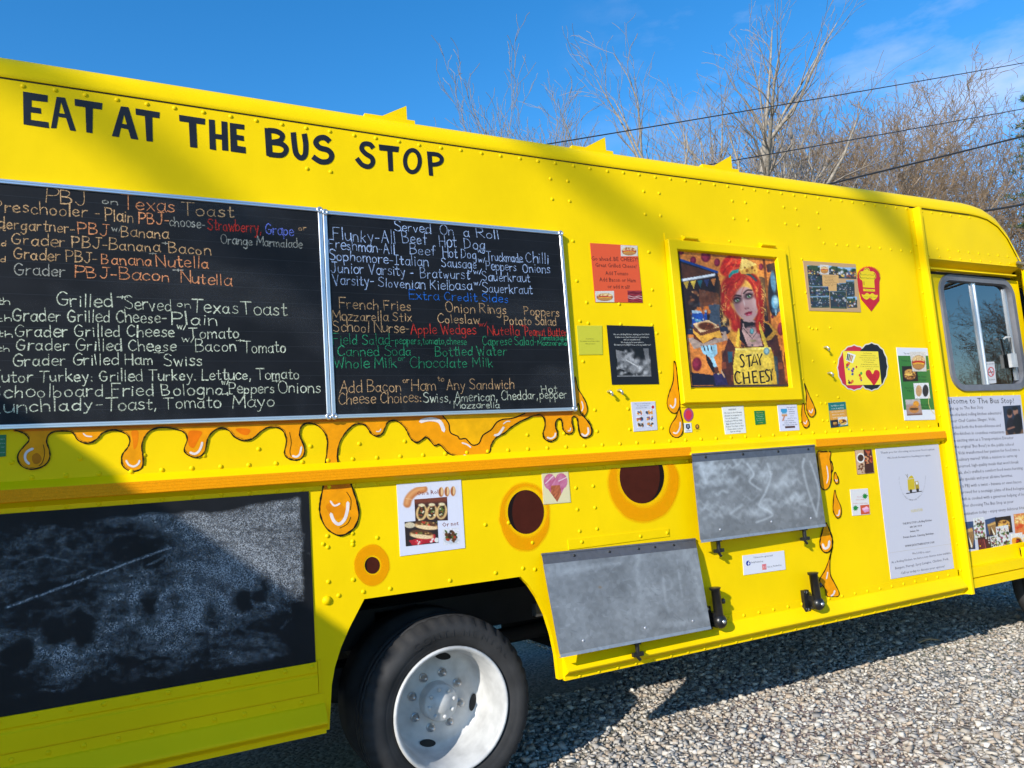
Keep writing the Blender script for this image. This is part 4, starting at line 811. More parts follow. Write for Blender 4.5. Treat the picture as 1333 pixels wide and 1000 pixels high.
for t in [
 ('Served', (513.8,300), (560.5,304), 12, LBL), ('On', (573,305), (590,306.5), 12, LBL), ('a', (604,307.5), (610.5,308), 12, LBL), ('Roll', (621,309), (649.6,311.4), 12, LBL),
 ('Flunky-All', (434,312), (515,317.5), 17, LBL), ('Beef', (524.5,316.5), (556,318.5), 15, LBL), ('Hot', (572.5,321), (594,322), 15, LBL), ('Dog', (605,323.5), (631.5,325), 14, LBL),
 ('Freshman-All', (428.4,323), (514,331), 14, LBL), ('Beef', (534,331), (567,333), 13, LBL), ('Hot Dog', (577,335), (620,337), 13, LBL), ('^w/^', (622,333), (630,333), 12, LBL), ('Truckmade', (634,339.5), (680,341.5), 12, LBL), ('Chilli', (685,342), (714,343.5), 13, LBL),
 ('Sophomore-Italian', (428.4,338), (557,347), 13.5, LBL), ('Sausage', (575,347.5), (620.5,349.5), 12.5, LBL), ('^w/^', (623,346), (631,346), 12, LBL), ('Peppers', (633,351), (672,353), 12, LBL), ('^+^', (673,349), (678,349), 11, LBL), ('Onions', (681,354.5), (716,355.5), 12, LBL),
 ('Junior Varsity -', (431,354.6), (538,359.5), 13.5, LBL), ('Bratwurst', (547.5,361.5), (611,363.5), 13, LBL), ('^w/^', (617,361), (626,361), 12, LBL), ('Sauerkraut', (628,365.5), (690,367.5), 12.5, LBL),
 ('Varsity-', (434,371), (486,371.5), 14, LBL), ('Slovenian', (493,373.5), (553,375.5), 13, LBL), ('Kielbasa', (560.5,376.5), (614.5,378), 13, LBL), ('^w/^', (617.5,376), (626,376), 12, LBL), ('Sauerkraut', (628.5,380.5), (693,383), 12.5, LBL),
 ('Extra Credit Sides', (533,389.5), (661.5,394), 11.5, DBL),
 ('French Fries', (442,401.5), (535,404.5), 14, TAN), ('Onion Rings', (581,406.5), (659,408.8), 13, TAN), ('Poppers', (683,409.8), (728,412.4), 12, TAN),
 ('Mozzarella Stix', (432.6,417), (536,418.6), 12.5, TAN), ('Coleslaw', (570,420.3), (624.5,421.3), 11.5, TAN), ('Potato Salad', (656.6,422.4), (724,423.8), 11.5, TAN),
 ('School Nurse-', (434,431.8), (533,433.2), 14, TAN), ('Apple Wedges', (535,434.4), (619.5,435.5), 13, RED), ('^w/^', (623.5,429), (632.5,429), 11, RED), ('Nutella', (635,436.2), (676.5,436.5), 12.5, RED), ('^+^', (677.5,431), (682,431), 11, RED), ('Peanut Butter', (684,437), (738,437.6), 11.5, RED),
 ('Field Salad-', (434,448.6), (513,448), 13.5, GRN), ('peppers,tomato,cheese', (515,447.6), (607.5,448.8), 9.5, GRN), ('Caprese Salad-', (628.5,449.3), (698.5,449.3), 11.5, GRN), ('Tomato,Basil', (701,442.8), (738,442.8), 6.2, GRN), ('Mozzarella', (700,449.6), (738,449.6), 6, GRN),
 ('Canned Soda', (439.6,463.8), (535,462.8), 13, GRN), ('Bottled Water', (567,463.6), (659.4,462.4), 12.5, GRN), ('Whole Milk', (435.4,479.4), (516,478.4), 13.5, GRN), ('^or^', (518.5,474), (526,474), 12, GRN), ('Chocolate Milk', (534,478.8), (642,477.8), 13.5, GRN),
 ('Add Bacon', (442.4,511.2), (522,509.5), 14.5, TAN), ('^or^', (525,503), (531.5,503), 12, TAN), ('Ham', (536,508.6), (567,508), 14, TAN), ('^to^', (570.5,501), (577,501), 12, TAN), ('Any Sandwich', (582,507.5), (669,505.8), 13.5, TAN),
 ('Cheese Choices:', (441,526.4), (548.8,523.4), 14, TAN), ('Swiss, American, Cheddar,', (551.6,524.3), (700,519.4), 12.5, CRM), ('pepper', (703,519), (738,518.4), 11.5, CRM), ('Hot', (705.6,511.4), (725.5,511.2), 9.5, CRM), ('Mozzarella', (591,531.6), (650,531), 8.5, CRM)]:
    chalk(m, t[0], t[1], t[2], t[3], t[4], TO, .0037)
    if t[0] in ('Extra Credit Sides', 'Chocolate Milk'): m.build('chalk_writing', M_chalk, B2); m = MB()
m.build('chalk_writing', M_chalk, B2)

# ------------------------------------------------------------------ printed sheets stuck on the truck
def sheet(name, c, label, cat, col=(206, 206, 220), off=.003, group=None, world=None):
    """a thin printed sheet with the four photo corners c; returns the object"""
    f = [W(*p, off) for p in c]; bk_ = [(x, y + .003, z) for x, y, z in f]; m = MB()
    m.add(f + bk_, [(0, 3, 2, 1), (0, 1, 5, 4), (1, 2, 6, 5), (2, 3, 7, 6), (3, 0, 4, 7)], col=L(*col))
    o = m.build(name, M_print); return tag(o, label, cat, group)
def lerp(c, u, v): return tuple((1-u)*(1-v)*c[0][i] + u*(1-v)*c[1][i] + u*v*c[2][i] + (1-u)*v*c[3][i] for i in (0, 1))
def quad(c, u0, v0, u1, v1): return [lerp(c, u0, v0), lerp(c, u1, v0), lerp(c, u1, v1), lerp(c, u0, v1)]
def words(par, off, rows, col=(30, 30, 36), name='lettering', bold=0):
    m = MB(); many = len(rows) > 9
    for i, r in enumerate(rows):
        s, p0, p1, cap = r[:4]; ink(m, s, p0, p1, cap, L(*(r[4] if len(r) > 4 else col)), off + .00002 * (i % 4), bold)
        if not many: m.build(name, M_print, par); m = MB()
    return m.build(name, M_print, par) if many else None
def rows_uv(c, rows):
    h = math.dist(c[0], c[3]); return [(s, lerp(c, u - w / 2, v), lerp(c, u + w / 2, v), cap * h) + tuple(r) for s, u, v, w, cap, *r in rows]
def blobs(P, n, cols, r0, r1, seed, soft=.5, op=.9, box=(0, 0, 1, 1)):
    rs = random.Random(seed)
    for k in range(n):
        x, y = lerp(P.c, rs.uniform(box[0], box[2]), rs.uniform(box[1], box[3])); r = rs.uniform(r0, r1)
        P.ell(x, y, r * rs.uniform(.6, 1.4), r * rs.uniform(.5, 1), rs.choice(cols), soft, rs.uniform(0, 180), op)
def photo(par, q, kind, off=.0034, nx=44, ny=40, seed=1):
    """a small printed photograph"""
    P = Pic(q, nx, ny, (60, 45, 35)); w = math.dist(q[0], q[1]); h = math.dist(q[0], q[3]); U, V = P.U, P.V
    cx, cy = lerp(q, .5, .5)
    if kind == 'crowd':
        P.img[:] = (48, 58, 66); P.blend((.05 + .05 * (seed % 4) - V) / .06, (132, 160, 190)); P.blend(((V > .08) & (V < .40)) * .5, (44, 64, 40)); blobs(P, 60, [(30,34,44),(70,92,130),(160,165,175),(110,70,60),(58,80,50),(200,190,180),(40,50,90)], w*.02, w*.07, seed, .6, .9, (0, .08, 1, .98)); P.blend((V - .86) / .1 * .6, (70, 95, 60))
    elif kind == 'street':
        P.img[:] = (58, 62, 58); P.blend((.35 - V) / .1, (150, 185, 220)); blobs(P, 8, [(35,60,35),(60,80,50)], w*.1, w*.2, seed, .6, .9, (0, .15, 1, .4)); blobs(P, 30, [(225,185,90),(40,42,50),(200,200,205),(80,95,130),(150,80,60)], w*.03, w*.09, seed + 2, .5, .9, (0, .4, 1, .95))
    elif kind == 'sandwich':
        P.img[:] = (214, 206, 196); P.ell(cx, cy + h*.05, w*.42, h*.36, (120, 66, 30)); P.ell(cx, cy - h*.10, w*.40, h*.20, (224, 186, 128)); P.ell(cx, cy + h*.06, w*.40, h*.11, (190, 40, 30)); P.ell(cx, cy + h*.12, w*.38, h*.07, (232, 170, 50)); P.ell(cx, cy + h*.24, w*.38, h*.13, (186, 128, 66)); blobs(P, 14, [(236,205,150),(160,96,44)], w*.03, w*.07, seed, .7, .6, (.2, .25, .8, .45))
    elif kind == 'darkgrill':
        P.img[:] = (36, 24, 20); P.ell(cx, cy + h*.1, w*.40, h*.30, (140, 84, 36)); P.ell(cx, cy - h*.1, w*.36, h*.20, (206, 150, 70)); P.ell(cx, cy + h*.04, w*.37, h*.08, (240, 190, 90)); blobs(P, 18, [(70,40,20),(225,170,90),(110,60,25)], w*.03, w*.08, seed, .6, .7, (.2, .3, .8, .8))
    elif kind == 'hotdogs':
        P.img[:] = (58, 34, 30); P.blend((.3 - V) / .1 * .6, (120, 60, 40))
        for k in range(3):
            x, y = lerp(q, .2 + .31 * k, .62); P.ell(x, y, w*.17, h*.36, (222, 182, 120), .15, 10); P.ell(x, y - h*.03, w*.10, h*.30, (60, 46, 26), .3, 10)
            for j in range(14): P.ell(x + random.gauss(0, w*.045), y + random.gauss(-h*.05, h*.14), w*.028, h*.03, random.choice([(236,226,190),(96,112,40),(150,70,40)]), .5)
            P.ell(x, y - h*.34, w*.10, h*.07, (232, 214, 170), .5)
    elif kind == 'subs':
        P.img[:] = (46, 34, 34); P.poly([lerp(q, *t) for t in ((.1,.78),(.9,.62),(.95,.95),(.2,1))], (176, 30, 44)); P.ell(*lerp(q, .15, .15), w*.16, h*.12, (206, 190, 160))
        for (u, v) in ((.66, .16), (.5, .52)):
            x, y = lerp(q, u, v); P.ell(x, y + h*.08, w*.36, h*.16, (226, 178, 120), .2, 6); P.ell(x, y - h*.01, w*.33, h*.11, (98, 62, 36), .3, 6)
            for j in range(16): P.ell(x + random.gauss(0, w*.15), y + random.gauss(-h*.02, h*.04), w*.03, h*.03, random.choice([(70,40,26),(190,150,90),(206,60,40),(110,110,50)]), .5)
            P.ell(x, y + h*.14, w*.34, h*.08, (240, 206, 158), .3, 6)
        blobs(P, 14, [(220,60,70),(240,220,215)], w*.03, w*.05, 4, .5, .8, (.2, .82, .85, .97)); P.ell(*lerp(q, .95, .88), w*.07, h*.1, (220, 220, 215))
    elif kind == 'pile':
        P.img[:] = (222, 220, 226); P.ell(cx, cy + h*.2, w*.46, h*.26, (196, 200, 208)); blobs(P, 46, [(92,54,28),(60,34,20),(140,88,44),(74,96,40),(30,40,22),(170,60,30)], w*.05, w*.11, 3, .5, .95, (.2, .15, .82, .8))
    elif kind == 'bun':
        P.img[:] = (226, 226, 232)
    elif kind == 'bacon':
        P.img[:] = (120, 26, 40)
        for k in range(9):
            p = [lerp(q, t, -.1 + k*.15 + .05*math.sin(t*9 + k)) for t in np.linspace(0, 1, 9)]; P.line(p, h*.05, random.choice([(232,196,190),(176,60,66),(90,16,28)]), .6)
    elif kind == 'smoke':
        P.img[:] = (20, 20, 22); P.poly([lerp(q, *t) for t in ((.02,.05),(.25,.12),(.45,.5),(.62,.72),(.5,.9),(.05,.7))], (120, 120, 122)); blobs(P, 40, [(90,90,92),(165,165,166),(60,60,62)], w*.03, w*.09, 5, .8, .6, (.02, .1, .5, .9)); blobs(P, 60, [(150,150,152),(205,205,206),(90,90,92)], w*.03, w*.11, 6, 1, .5, (.4, .4, .98, .98)); P.poly([lerp(q, *t) for t in ((.8,.02),(.95,.02),(.97,.5),(.86,.46))], (150, 150, 152), .6); P.line([lerp(q, .3, .42), lerp(q, .62, .66)], h*.04, (190, 190, 190)); P.blend((V - .92) / .08, (140, 140, 142))
    elif kind == 'coffee':
        P.img[:] = (206, 172, 140); P.poly([lerp(q, *t) for t in ((.5,0),(1,0),(1,1),(.45,1))], (70, 34, 26)); P.ell(*lerp(q, .28, .35), w*.24, h*.20, (240, 236, 230)); P.ell(*lerp(q, .28, .35), w*.18, h*.14, (70, 40, 24)); blobs(P, 26, [(70,36,22),(110,60,34)], w*.03, w*.06, 7, .5, .9, (.05, .6, .5, .95)); blobs(P, 18, [(190,90,50),(140,40,30),(220,150,100)], w*.06, w*.12, 8, .5, .9, (.55, .05, .95, .6))
    elif kind == 'salad':
        P.img[:] = (216, 216, 214); blobs(P, 60, [(60,96,40),(30,56,24),(120,140,70),(90,54,40),(226,210,190),(150,60,80)], w*.05, w*.12, seed, .5, .95, (.08, .1, .92, .95))
    elif kind == 'ribs':
        P.img[:] = (70, 40, 34); blobs(P, 14, [(60,90,40),(210,210,200)], w*.05, w*.1, seed, .5, .9, (.6, 0, 1, .8))
        for k in range(6): P.line([lerp(q, .05 + k*.13, .15), lerp(q, .16 + k*.13, .95)], w*.07, random.choice([(130,40,36),(170,70,60),(90,26,26)]), .6)
    elif kind == 'toast':
        P.img[:] = (54, 74, 110); P.blend((V - .8) / .1, (40, 50, 80)); P.poly([lerp(q, *t) for t in ((.15,.3),(.85,.22),(.95,.5),(.78,.95),(.25,.9))], (150, 112, 66)); P.poly([lerp(q, *t) for t in ((.2,.3),(.85,.24),(.9,.36),(.2,.42))], (206, 160, 90)); P.poly([lerp(q, *t) for t in ((.45,.45),(.75,.9),(.62,.95))], (236, 226, 200)); P.poly([lerp(q, *t) for t in ((.4,.5),(.6,.95),(.3,.92))], (66, 46, 34))
    elif kind == 'burger':
        P.img[:] = (228, 224, 216); P.ell(*lerp(q, .5, .6), w*.44, h*.36, (210, 150, 66)); P.ell(*lerp(q, .55, .55), w*.30, h*.22, (96, 40, 26)); P.ell(*lerp(q, .25, .45), w*.2, h*.2, (240, 160, 40)); blobs(P, 16, [(190,50,40),(80,120,50),(240,200,90)], w*.04, w*.09, seed, .5, .9, (.1, .4, .9, .95)); P.ell(*lerp(q, .08, .9), w*.12, h*.12, (40, 70, 150))
    elif kind == 'fries':
        P.img[:] = (214, 120, 70); blobs(P, 40, [(236,190,100),(244,214,150),(214,140,60)], w*.05, w*.12, seed, .5, .9, (0, 0, 1, .5)); blobs(P, 16, [(206,70,40),(230,120,60)], w*.08, w*.14, seed + 1, .5, .9, (0, .5, 1, 1))
    elif kind == 'couple':
        P.img[:] = (40, 52, 72); P.blend(((V > .85)) * 1, (120, 90, 70)); P.ell(*lerp(q, .34, .30), w*.14, h*.13, (150, 104, 86)); P.ell(*lerp(q, .68, .22), w*.14, h*.13, (156, 112, 92)); P.ell(*lerp(q, .34, .22), w*.16, h*.12, (36, 26, 24), .3, 0, .8); P.ell(*lerp(q, .66, .10), w*.16, h*.07, (30, 30, 34)); P.ell(*lerp(q, .32, .72), w*.24, h*.30, (34, 30, 40)); P.ell(*lerp(q, .72, .66), w*.26, h*.36, (28, 28, 34)); P.line([lerp(q, .15, .8), lerp(q, .5, .75)], h*.06, (140, 96, 80))
    elif kind == 'breads':
        P.img[:] = (226, 224, 224); P.ell(*lerp(q, .3, .5), w*.2, h*.36, (196, 152, 104)); P.ell(*lerp(q, .74, .5), w*.2, h*.38, (40, 40, 46)); blobs(P, 20, [(214,176,130),(170,126,84)], w*.02, w*.05, 9, .7, .6, (.18, .2, .42, .8))
    elif kind == 'meal':
        P.img[:] = (170, 140, 130); P.blend((.35 - V) / .1, (186, 176, 172)); P.ell(*lerp(q, .68, .3), w*.2, h*.2, (226, 150, 40)); P.ell(*lerp(q, .5, .62), w*.34, h*.24, (196, 130, 66)); P.ell(*lerp(q, .5, .60), w*.30, h*.08, (90, 60, 30)); P.blend((V - .86) / .1, (120, 80, 66))
    elif kind == 'heart':
        P.img[:] = (226, 214, 168); X = (U - .5) * 2.5; Yh = (.50 - V) * 2.3; hm = (np.hypot(np.abs(X) - .56, Yh - .45) < .60) | ((np.abs(X) < (Yh + 1.10) * .78) & (Yh < .30) & (np.abs(X) < 1.12))
        tex = fbm(P.X * .5 + P.Y * .3, P.Y * .22, 5, 3)[..., None]; pk = np.array((176, 70, 110)) * (1 - tex) + np.array((214, 150, 176)) * tex
        P.img = np.where(hm[..., None], pk, P.img); md = hm & (np.abs(X + .05) < .45 - .1*Yh) & (Yh < .15); br = np.array((120, 56, 36)) * (1 - tex) + np.array((226, 130, 80)) * tex
        P.img = np.where(md[..., None], br, P.img); P.line([lerp(q, .1, .35), lerp(q, .42, .12)], h*.03, (232, 206, 214)); P.line([lerp(q, .62, .3), lerp(q, .92, .2)], h*.03, (232, 206, 214)); return P.build('picture', M_print, par, off)
    P.noise(3.2, .22, seed, 3); return P.build('picture', M_print, par, off)

# orange "be cheesy" sign
c = [(768.2,316.4),(829.2,319.9),(836.8,394.1),(775,393.4)]
s = sheet('sign', c, 'orange sign reading Go ahead BE CHEESY, right of the menu boards', 'sign', (226, 88, 46))
f = zs; T = lambda t, a, b, y, y2, cap: (t, f([(a, y)])[0], f([(b, y2)])[0], cap / 4.35)
words(s, .0034, [T('Go ahead..BE CHEESY!', 130, 396, 214, 220, 24), T('Great Grilled Cheese!', 153, 386, 250, 258, 23), T('Add Tomato', 210, 340, 296, 299, 22), T('Add Bacon or Ham', 176, 382, 332, 338, 23), T('or add it all!', 222, 348, 371, 375, 22)], (52, 26, 24))
photo(s, f([(295,127),(390,131),(393,190),(297,190)]), 'sandwich', seed=2); photo(s, f([(150,388),(258,386),(260,450),(154,449)]), 'sandwich', seed=3); photo(s, f([(334,385),(415,385),(420,452),(338,451)]), 'bacon')
# olive note
c = [(751,424),(783.7,424),(784.6,461.7),(753.8,462)]
s = sheet('note', c, 'small olive yellow note beside the right end of the menu board', 'note', (205, 200, 52))
words(s, .0034, rows_uv(c, [('Food Service', .5, .47, .34, .035), ('No matter how long it takes', .48, .55, .80, .035), ('We promise!', .5, .64, .40, .035)]), (70, 66, 20))
# black notice
c = [(790,423.3),(850.8,425.2),(858,500),(797,500.8)]
s = sheet('notice', c, 'black notice with white print and a grey smoke photo, under the orange sign', 'notice', (24, 24, 30))
words(s, .0034, [T('We are a Rolling Kitchen, making your food fresh', 255, 458, 637, 636, 9), T('It takes more than 30 seconds to provide you', 265, 455, 652, 652, 9), T('with an enjoyable meal.', 312, 408, 666, 666, 9), T('We thank you for your patience.', 297, 428, 682, 681, 9), T('We want you to ENJOY it as soon as possible too!!', 258, 466, 696, 696, 10)], (206, 206, 200))
photo(s, f([(262,712),(462,710),(470,870),(276,872)]), 'smoke', nx=60, ny=50)
# small white page of drawings
c = [(821.6,523.6),(852.8,522.4),(856,559.6),(825.2,562)]
s = sheet('flyer', c, 'small white flyer with six tiny truck drawings, below the black notice', 'flyer')
words(s, .0034, rows_uv(c, [('There are so many food trucks', .47, .08, .66, .03), ('We appreciate you', .47, .15, .5, .03), ('choosing ours today', .40, .22, .46, .03)]))
for i in range(3):
    for j, u in enumerate((.14, .56)):
        P = Pic(quad(c, u, .28 + .21*i, u + .30, .46 + .21*i), 18, 12, (224, 224, 230)); blobs(P, 16, [(226,170,60),(190,60,50),(60,90,140),(60,60,60),(220,140,50)][i:], .7, 2.0, i*3 + j, .5, .9, (.15, .2, .9, .8)); P.build('picture', M_print, s, .0034)
P = Pic(quad(c, .82, .12, .95, .30), 10, 12, (224, 224, 230)); P.ell(*lerp(c, .885, .2), 1.7, 2.2, (190, 30, 40)); P.build('picture', M_print, s, .0034)
# heart picture
c = [(705.2,614.8),(739.5,612.9),(743.1,654),(707.6,656.8)]
s = sheet('card', c, 'cream card with a pink meat heart, between the two big cheese holes', 'card', (226, 214, 168)); photo(s, quad(c, .02, .02, .98, .98), 'heart', nx=70, ny=74)
# On a Roll poster
c = [(516.2,629.8),(600,623.6),(605.6,713.4),(521,724.2)]; zr = zf(500, 610, 8.333)
s = sheet('poster', c, 'white food poster reading On a Roll, above the rear wheel arch', 'poster', (222, 222, 236))
P = Pic(zr([(190,215),(500,190),(510,440),(200,450)]), 60, 50, (222, 222, 236)); pth = smooth([(250,385),(265,330),(310,275),(370,240),(430,225)], 5); P.line(zr(pth), 9.5, (190, 112, 60), .25); P.line(zr([(x - 6, y - 8) for x, y in pth]), 5.5, (226, 160, 100), .8); P.line(zr([(235,325),(300,335)]), .7, (236, 190, 140), .6); P.build('picture', M_print, s, .0034)
words(s, .0038, [('On a Roll', zr([(358,292)])[0], zr([(600,272)])[0], 5.4), ('Or not', zr([(632,634)])[0], zr([(808,614)])[0], 5.6)], (140, 66, 46))
P = Pic(zr([(580,195),(785,185),(790,300),(585,312)]), 44, 26, (222, 222, 236))
for x in (618, 682, 748): P.ell(*zr([(x, 256 - (x - 618) * .07)])[0], 3.4, 6.2, (176, 100, 50), .2); P.ell(*zr([(x + 8, 250 - (x - 618) * .07)])[0], 1.8, 5.4, (232, 190, 136), .5); P.line(zr([(x - 6, 215), (x - 6, 285)]), .6, (110, 60, 30))
P.build('picture', M_print, s, .0036)
photo(s, zr([(328,335),(682,308),(692,562),(340,572)]), 'hotdogs', .0039, 64, 48); photo(s, zr([(222,580),(578,550),(590,805),(236,845)]), 'subs', .0041, 64, 50); photo(s, zr([(632,655),(810,640),(822,818),(645,832)]), 'pile', nx=40, ny=40)

# the illustrated poster in the serving hatch
zg = zf(880, 320, 5.263); c = [W(*p, .012) for p in zg([(20,30),(690,88),(786,952),(106,962)])]
HO = .011
cp = zg([(17,26),(694,84),(792,962),(104,970)])
s = sheet('hatch_poster', cp, 'illustrated poster of a red haired woman in a STAY CHEESY apron inside the yellow hatch', 'poster', (60, 50, 50), HO)
P = Pic([(20,30),(690,88),(785,950),(105,960)], 150, 190, (206, 122, 52), [W(*p, HO + .0005) for p in zg([(20,30),(690,88),(785,950),(105,960)])])
E_ = P.ell; PY = P.poly; LN = P.line
P.img = P.img * (.92 + .25 * fbm(P.X * .012, P.Y * .012, 3, 3)[..., None])
for x, y, rx, ry in ((195,75,32,38),(112,100,20,26),(270,115,20,28),(575,145,16,24),(622,170,7,9),(35,48,16,14),(318,440,12,26),(656,490,9,11),(620,540,9,11),(716,575,24,44),(140,815,30,46)): E_(x, y, rx, ry, (112, 22, 44), .2); E_(x - rx*.25, y - ry*.1, rx*.6, ry*.75, (146, 40, 66), .6)
PY([(20,92),(270,180),(345,470),(360,610),(70,615),(25,300)], (44, 30, 30)); LN([(20,95),(270,182)], 16, (26, 66, 140)); LN([(35,240),(248,200)], 20, (236, 240, 244), .5); PY([(30,120),(255,190),(250,192),(34,232)], (92, 52, 34))
for k, x in enumerate(range(50, 270, 44)): PY([(x, 252 - k*5), (x + 36, 246 - k*5), (x + 22, 302 - k*5)], [(196,160,60),(222,184,70),(40,86,96),(52,56,96),(200,120,60),(160,70,40)][k % 6])
blobs(P, 90, [(140,84,52),(96,58,42),(70,62,66),(180,120,72),(60,70,84),(206,150,100)], 7, 22, 4, .6, .7, (.06, .30, .42, .60)); PY([(150,300),(280,330),(290,470),(160,480)], (160,84,44), .55); PY([(215,410),(285,405),(295,560),(225,560)], (64, 76, 92)); PY([(105,455),(200,448),(210,565),(112,570)], (28, 70, 150)); PY([(105,450),(200,443),(200,462),(106,470)], (160, 190, 214)); blobs(P, 18, [(90,150,170),(180,200,206),(40,70,110)], 6, 13, 8, .5, .9, (.04, .50, .20, .62)); PY([(70,580),(340,560),(345,600),(75,612)], (36, 44, 66)); blobs(P, 10, [(206,110,40),(226,130,50)], 9, 14, 12, .5, .9, (.1, .42, .24, .46))
PY([(560,210),(620,225),(640,520),(600,525)], (52, 34, 40)); PY([(585,90),(605,92),(650,560),(632,560)], (120, 60, 30)); PY([(610,130),(700,110),(700,170),(625,185)], (40, 34, 50), .8)
E_(672, 330, 48, 158, (26, 34, 52), .12); E_(664, 250, 20, 74, (90, 140, 170), .4, -6); E_(676, 392, 28, 50, (110, 170, 200), .4); E_(678, 380, 14, 30, (170, 210, 226), .8); PY([(650,440),(725,430),(722,455),(655,462)], (60, 90, 120)); PY([(672,440),(688,440),(686,482),(676,482)], (130, 170, 190))
PY([(105,870),(345,900),(345,960),(110,955)], (28, 26, 44)); 
for r, cc, op in ((160,(250,170,60),.35),(135,(252,200,90),.45)): E_(455, 330, r, r*1.35, cc, .6, 0, op)
# coat and hood
PY([(345,640),(420,520),(560,510),(690,620),(770,960),(300,960),(305,760)], (80, 40, 36))
for k in range(26):
    x = 300 + (k % 7)*66; y = 640 + (k // 7)*82; PY([(x, y), (x+30, y-4), (x+34, y+40), (x+4, y+44)], (52, 24, 36) if k % 2 else (176, 84, 44), .55)
PY([(340,620),(420,500),(450,540),(430,700),(480,690),(400,710)], (206, 140, 50)); PY([(560,510),(640,540),(690,600),(640,650),(580,660)], (206, 146, 52)); PY([(575,515),(630,545),(660,590),(610,640),(580,600)], (34, 20, 26)); PY([(430,500),(470,520),(470,690),(415,640)], (32, 20, 28))
PY([(735,730),(790,740),(790,940),(745,930)], (120,60,36)); E_(770, 860, 30, 70, (176, 96, 44))
# neck, chest
PY([(450,500),(545,520),(560,600),(585,690),(480,695),(440,590)], (192, 150, 142)); PY([(445,520),(540,530),(548,560),(460,570)], (40, 30, 34)); PY([(470,560),(545,545),(550,590),(470,600)], (170, 124, 120), .5)
LN([(450,570),(510,640),(555,580)], 4, (30,24,26)); E_(508, 590, 14, 20, (60, 130, 134)); E_(508, 588, 9, 13, (130, 190, 190), .6); E_(515, 655, 26, 9, (150, 130, 100)); E_(512, 685, 8, 6, (40,60,70))
# hair behind
for pts, w in (([(355,260),(330,360),(335,440),(390,500),(400,560)],64),([(520,230),(560,330),(565,430),(560,520),(570,580)],58),([(400,200),(340,260),(330,330)],70),([(480,200),(540,260),(550,330)],60)): LN(smooth(pts, 4), w, (164, 30, 24), .3)
E_(380, 120, 84, 62, (168, 28, 26), .2, -25); E_(345, 165, 56, 50, (190, 40, 24), .25); E_(410, 95, 52, 34, (216, 60, 36), .3)
# face
E_(470, 400, 84, 118, (206, 160, 152), .12, -14); PY([(392,420),(560,400),(540,480),(505,522),(465,505),(420,470)], (206, 158, 150)); E_(490, 505, 30, 24, (208, 162, 154), .3); E_(430, 430, 34, 44, (222, 140, 128), .9, 0, .35); E_(535, 395, 22, 40, (226, 190, 180), .9, 0, .5); E_(400, 400, 24, 70, (150, 100, 104), .9, -12, .5)
E_(405, 374, 32, 22, (62, 34, 40), .9, -14); E_(488, 347, 32, 21, (62, 34, 40), .9, -14); E_(407, 379, 16, 8, (176, 176, 166), .5, -14); E_(489, 351, 16, 8, (176, 176, 166), .5, -14); E_(409, 378, 9, 9, (80, 120, 62), .5); E_(489, 350, 9, 9, (80, 120, 62), .5); E_(409, 376, 5, 5, (14, 16, 16), .3); E_(489, 348, 5, 5, (14, 16, 16), .3); E_(413, 372, 2.4, 2.4, (240,240,240)); E_(493, 344, 2.4, 2.4, (240,240,240))
LN(smooth([(378,352),(400,342),(432,348)], 4), 10, (50, 22, 24), .4); LN(smooth([(452,330),(476,308),(508,308)], 4), 10, (50, 22, 24), .4)
LN([(385,366),(405,358),(428,366)], 5, (24,14,18)); LN([(466,338),(488,330),(510,338)], 5, (24,14,18))
LN(smooth([(448,360),(462,410),(466,425)], 4), 5, (168, 118, 114), .8, .7); E_(474, 432, 17, 9, (186, 130, 124), .5, -14); E_(466, 437, 5, 3, (90,44,44), .5); E_(484, 432, 5, 3, (90,44,44), .5); E_(456, 396, 5, 26, (236, 204, 194), .8, -14, .7)
E_(485, 464, 28, 8, (150, 24, 52), .3, -16); E_(488, 474, 23, 9, (196, 56, 84), .3, -16); LN([(458,474),(484,468),(512,455)], 3, (80, 12, 28)); E_(490, 476, 9, 3, (236, 140, 160), .8)
blobs(P, 40, [(178,110,96)], 1.6, 2.6, 9, .6, .6, (.55, .40, .76, .52))
# fringe and strands
for pts, w, cc in (([(450,210),(420,260),(380,310),(352,370)],46,(176,34,26)),([(455,205),(430,250),(395,290),(365,330)],26,(206,62,38)),([(470,205),(510,240),(540,290),(548,350)],40,(170,32,26)),([(480,208),(520,250),(545,310)],18,(214,72,44)),([(350,340),(352,420),(385,480),(395,540)],26,(196,50,32)),([(552,340),(548,400),(565,470),(548,540),(580,600)],18,(196,48,32)),([(340,300),(325,380),(350,440)],16,(214,78,46)),([(330,150),(360,110),(420,80)],12,(220,80,50)),([(310,190),(345,140),(400,130)],9,(150,24,20)),([(345,200),(380,160),(430,150)],9,(220,84,50)),([(430,220),(400,250),(350,270),(330,330)],10,(150,24,20))): LN(smooth(pts, 4), w, cc, .5)
rs_ = random.Random(3)
for k in range(46):
    x, y = rs_.uniform(320, 580), rs_.uniform(80, 560)
    if 395 < x < 545 and 300 < y < 540: continue
    LN(smooth([(x, y), (x + rs_.gauss(-8, 10), y + 26), (x + rs_.gauss(-6, 16), y + 56)], 3), 3, rs_.choice([(226,100,54),(140,22,18),(250,190,90)]), .8, .6)
for k in range(26):
    sd_ = rs_.choice((-1, 1)); x = 330 if sd_ < 0 else 575; y = rs_.uniform(260, 560); LN(smooth([(x, y), (x + sd_*rs_.uniform(10, 34), y + rs_.uniform(-20, 30)), (x + sd_*rs_.uniform(0, 44), y + rs_.uniform(20, 60))], 3), 2.6, (252, 206, 100), .8, .7)
PY([(345,205),(375,170),(420,160),(415,185),(380,195),(352,225)], (36, 130, 124)); LN(smooth([(455,190),(500,205),(540,240)], 4), 12, (24, 84, 90), .5)
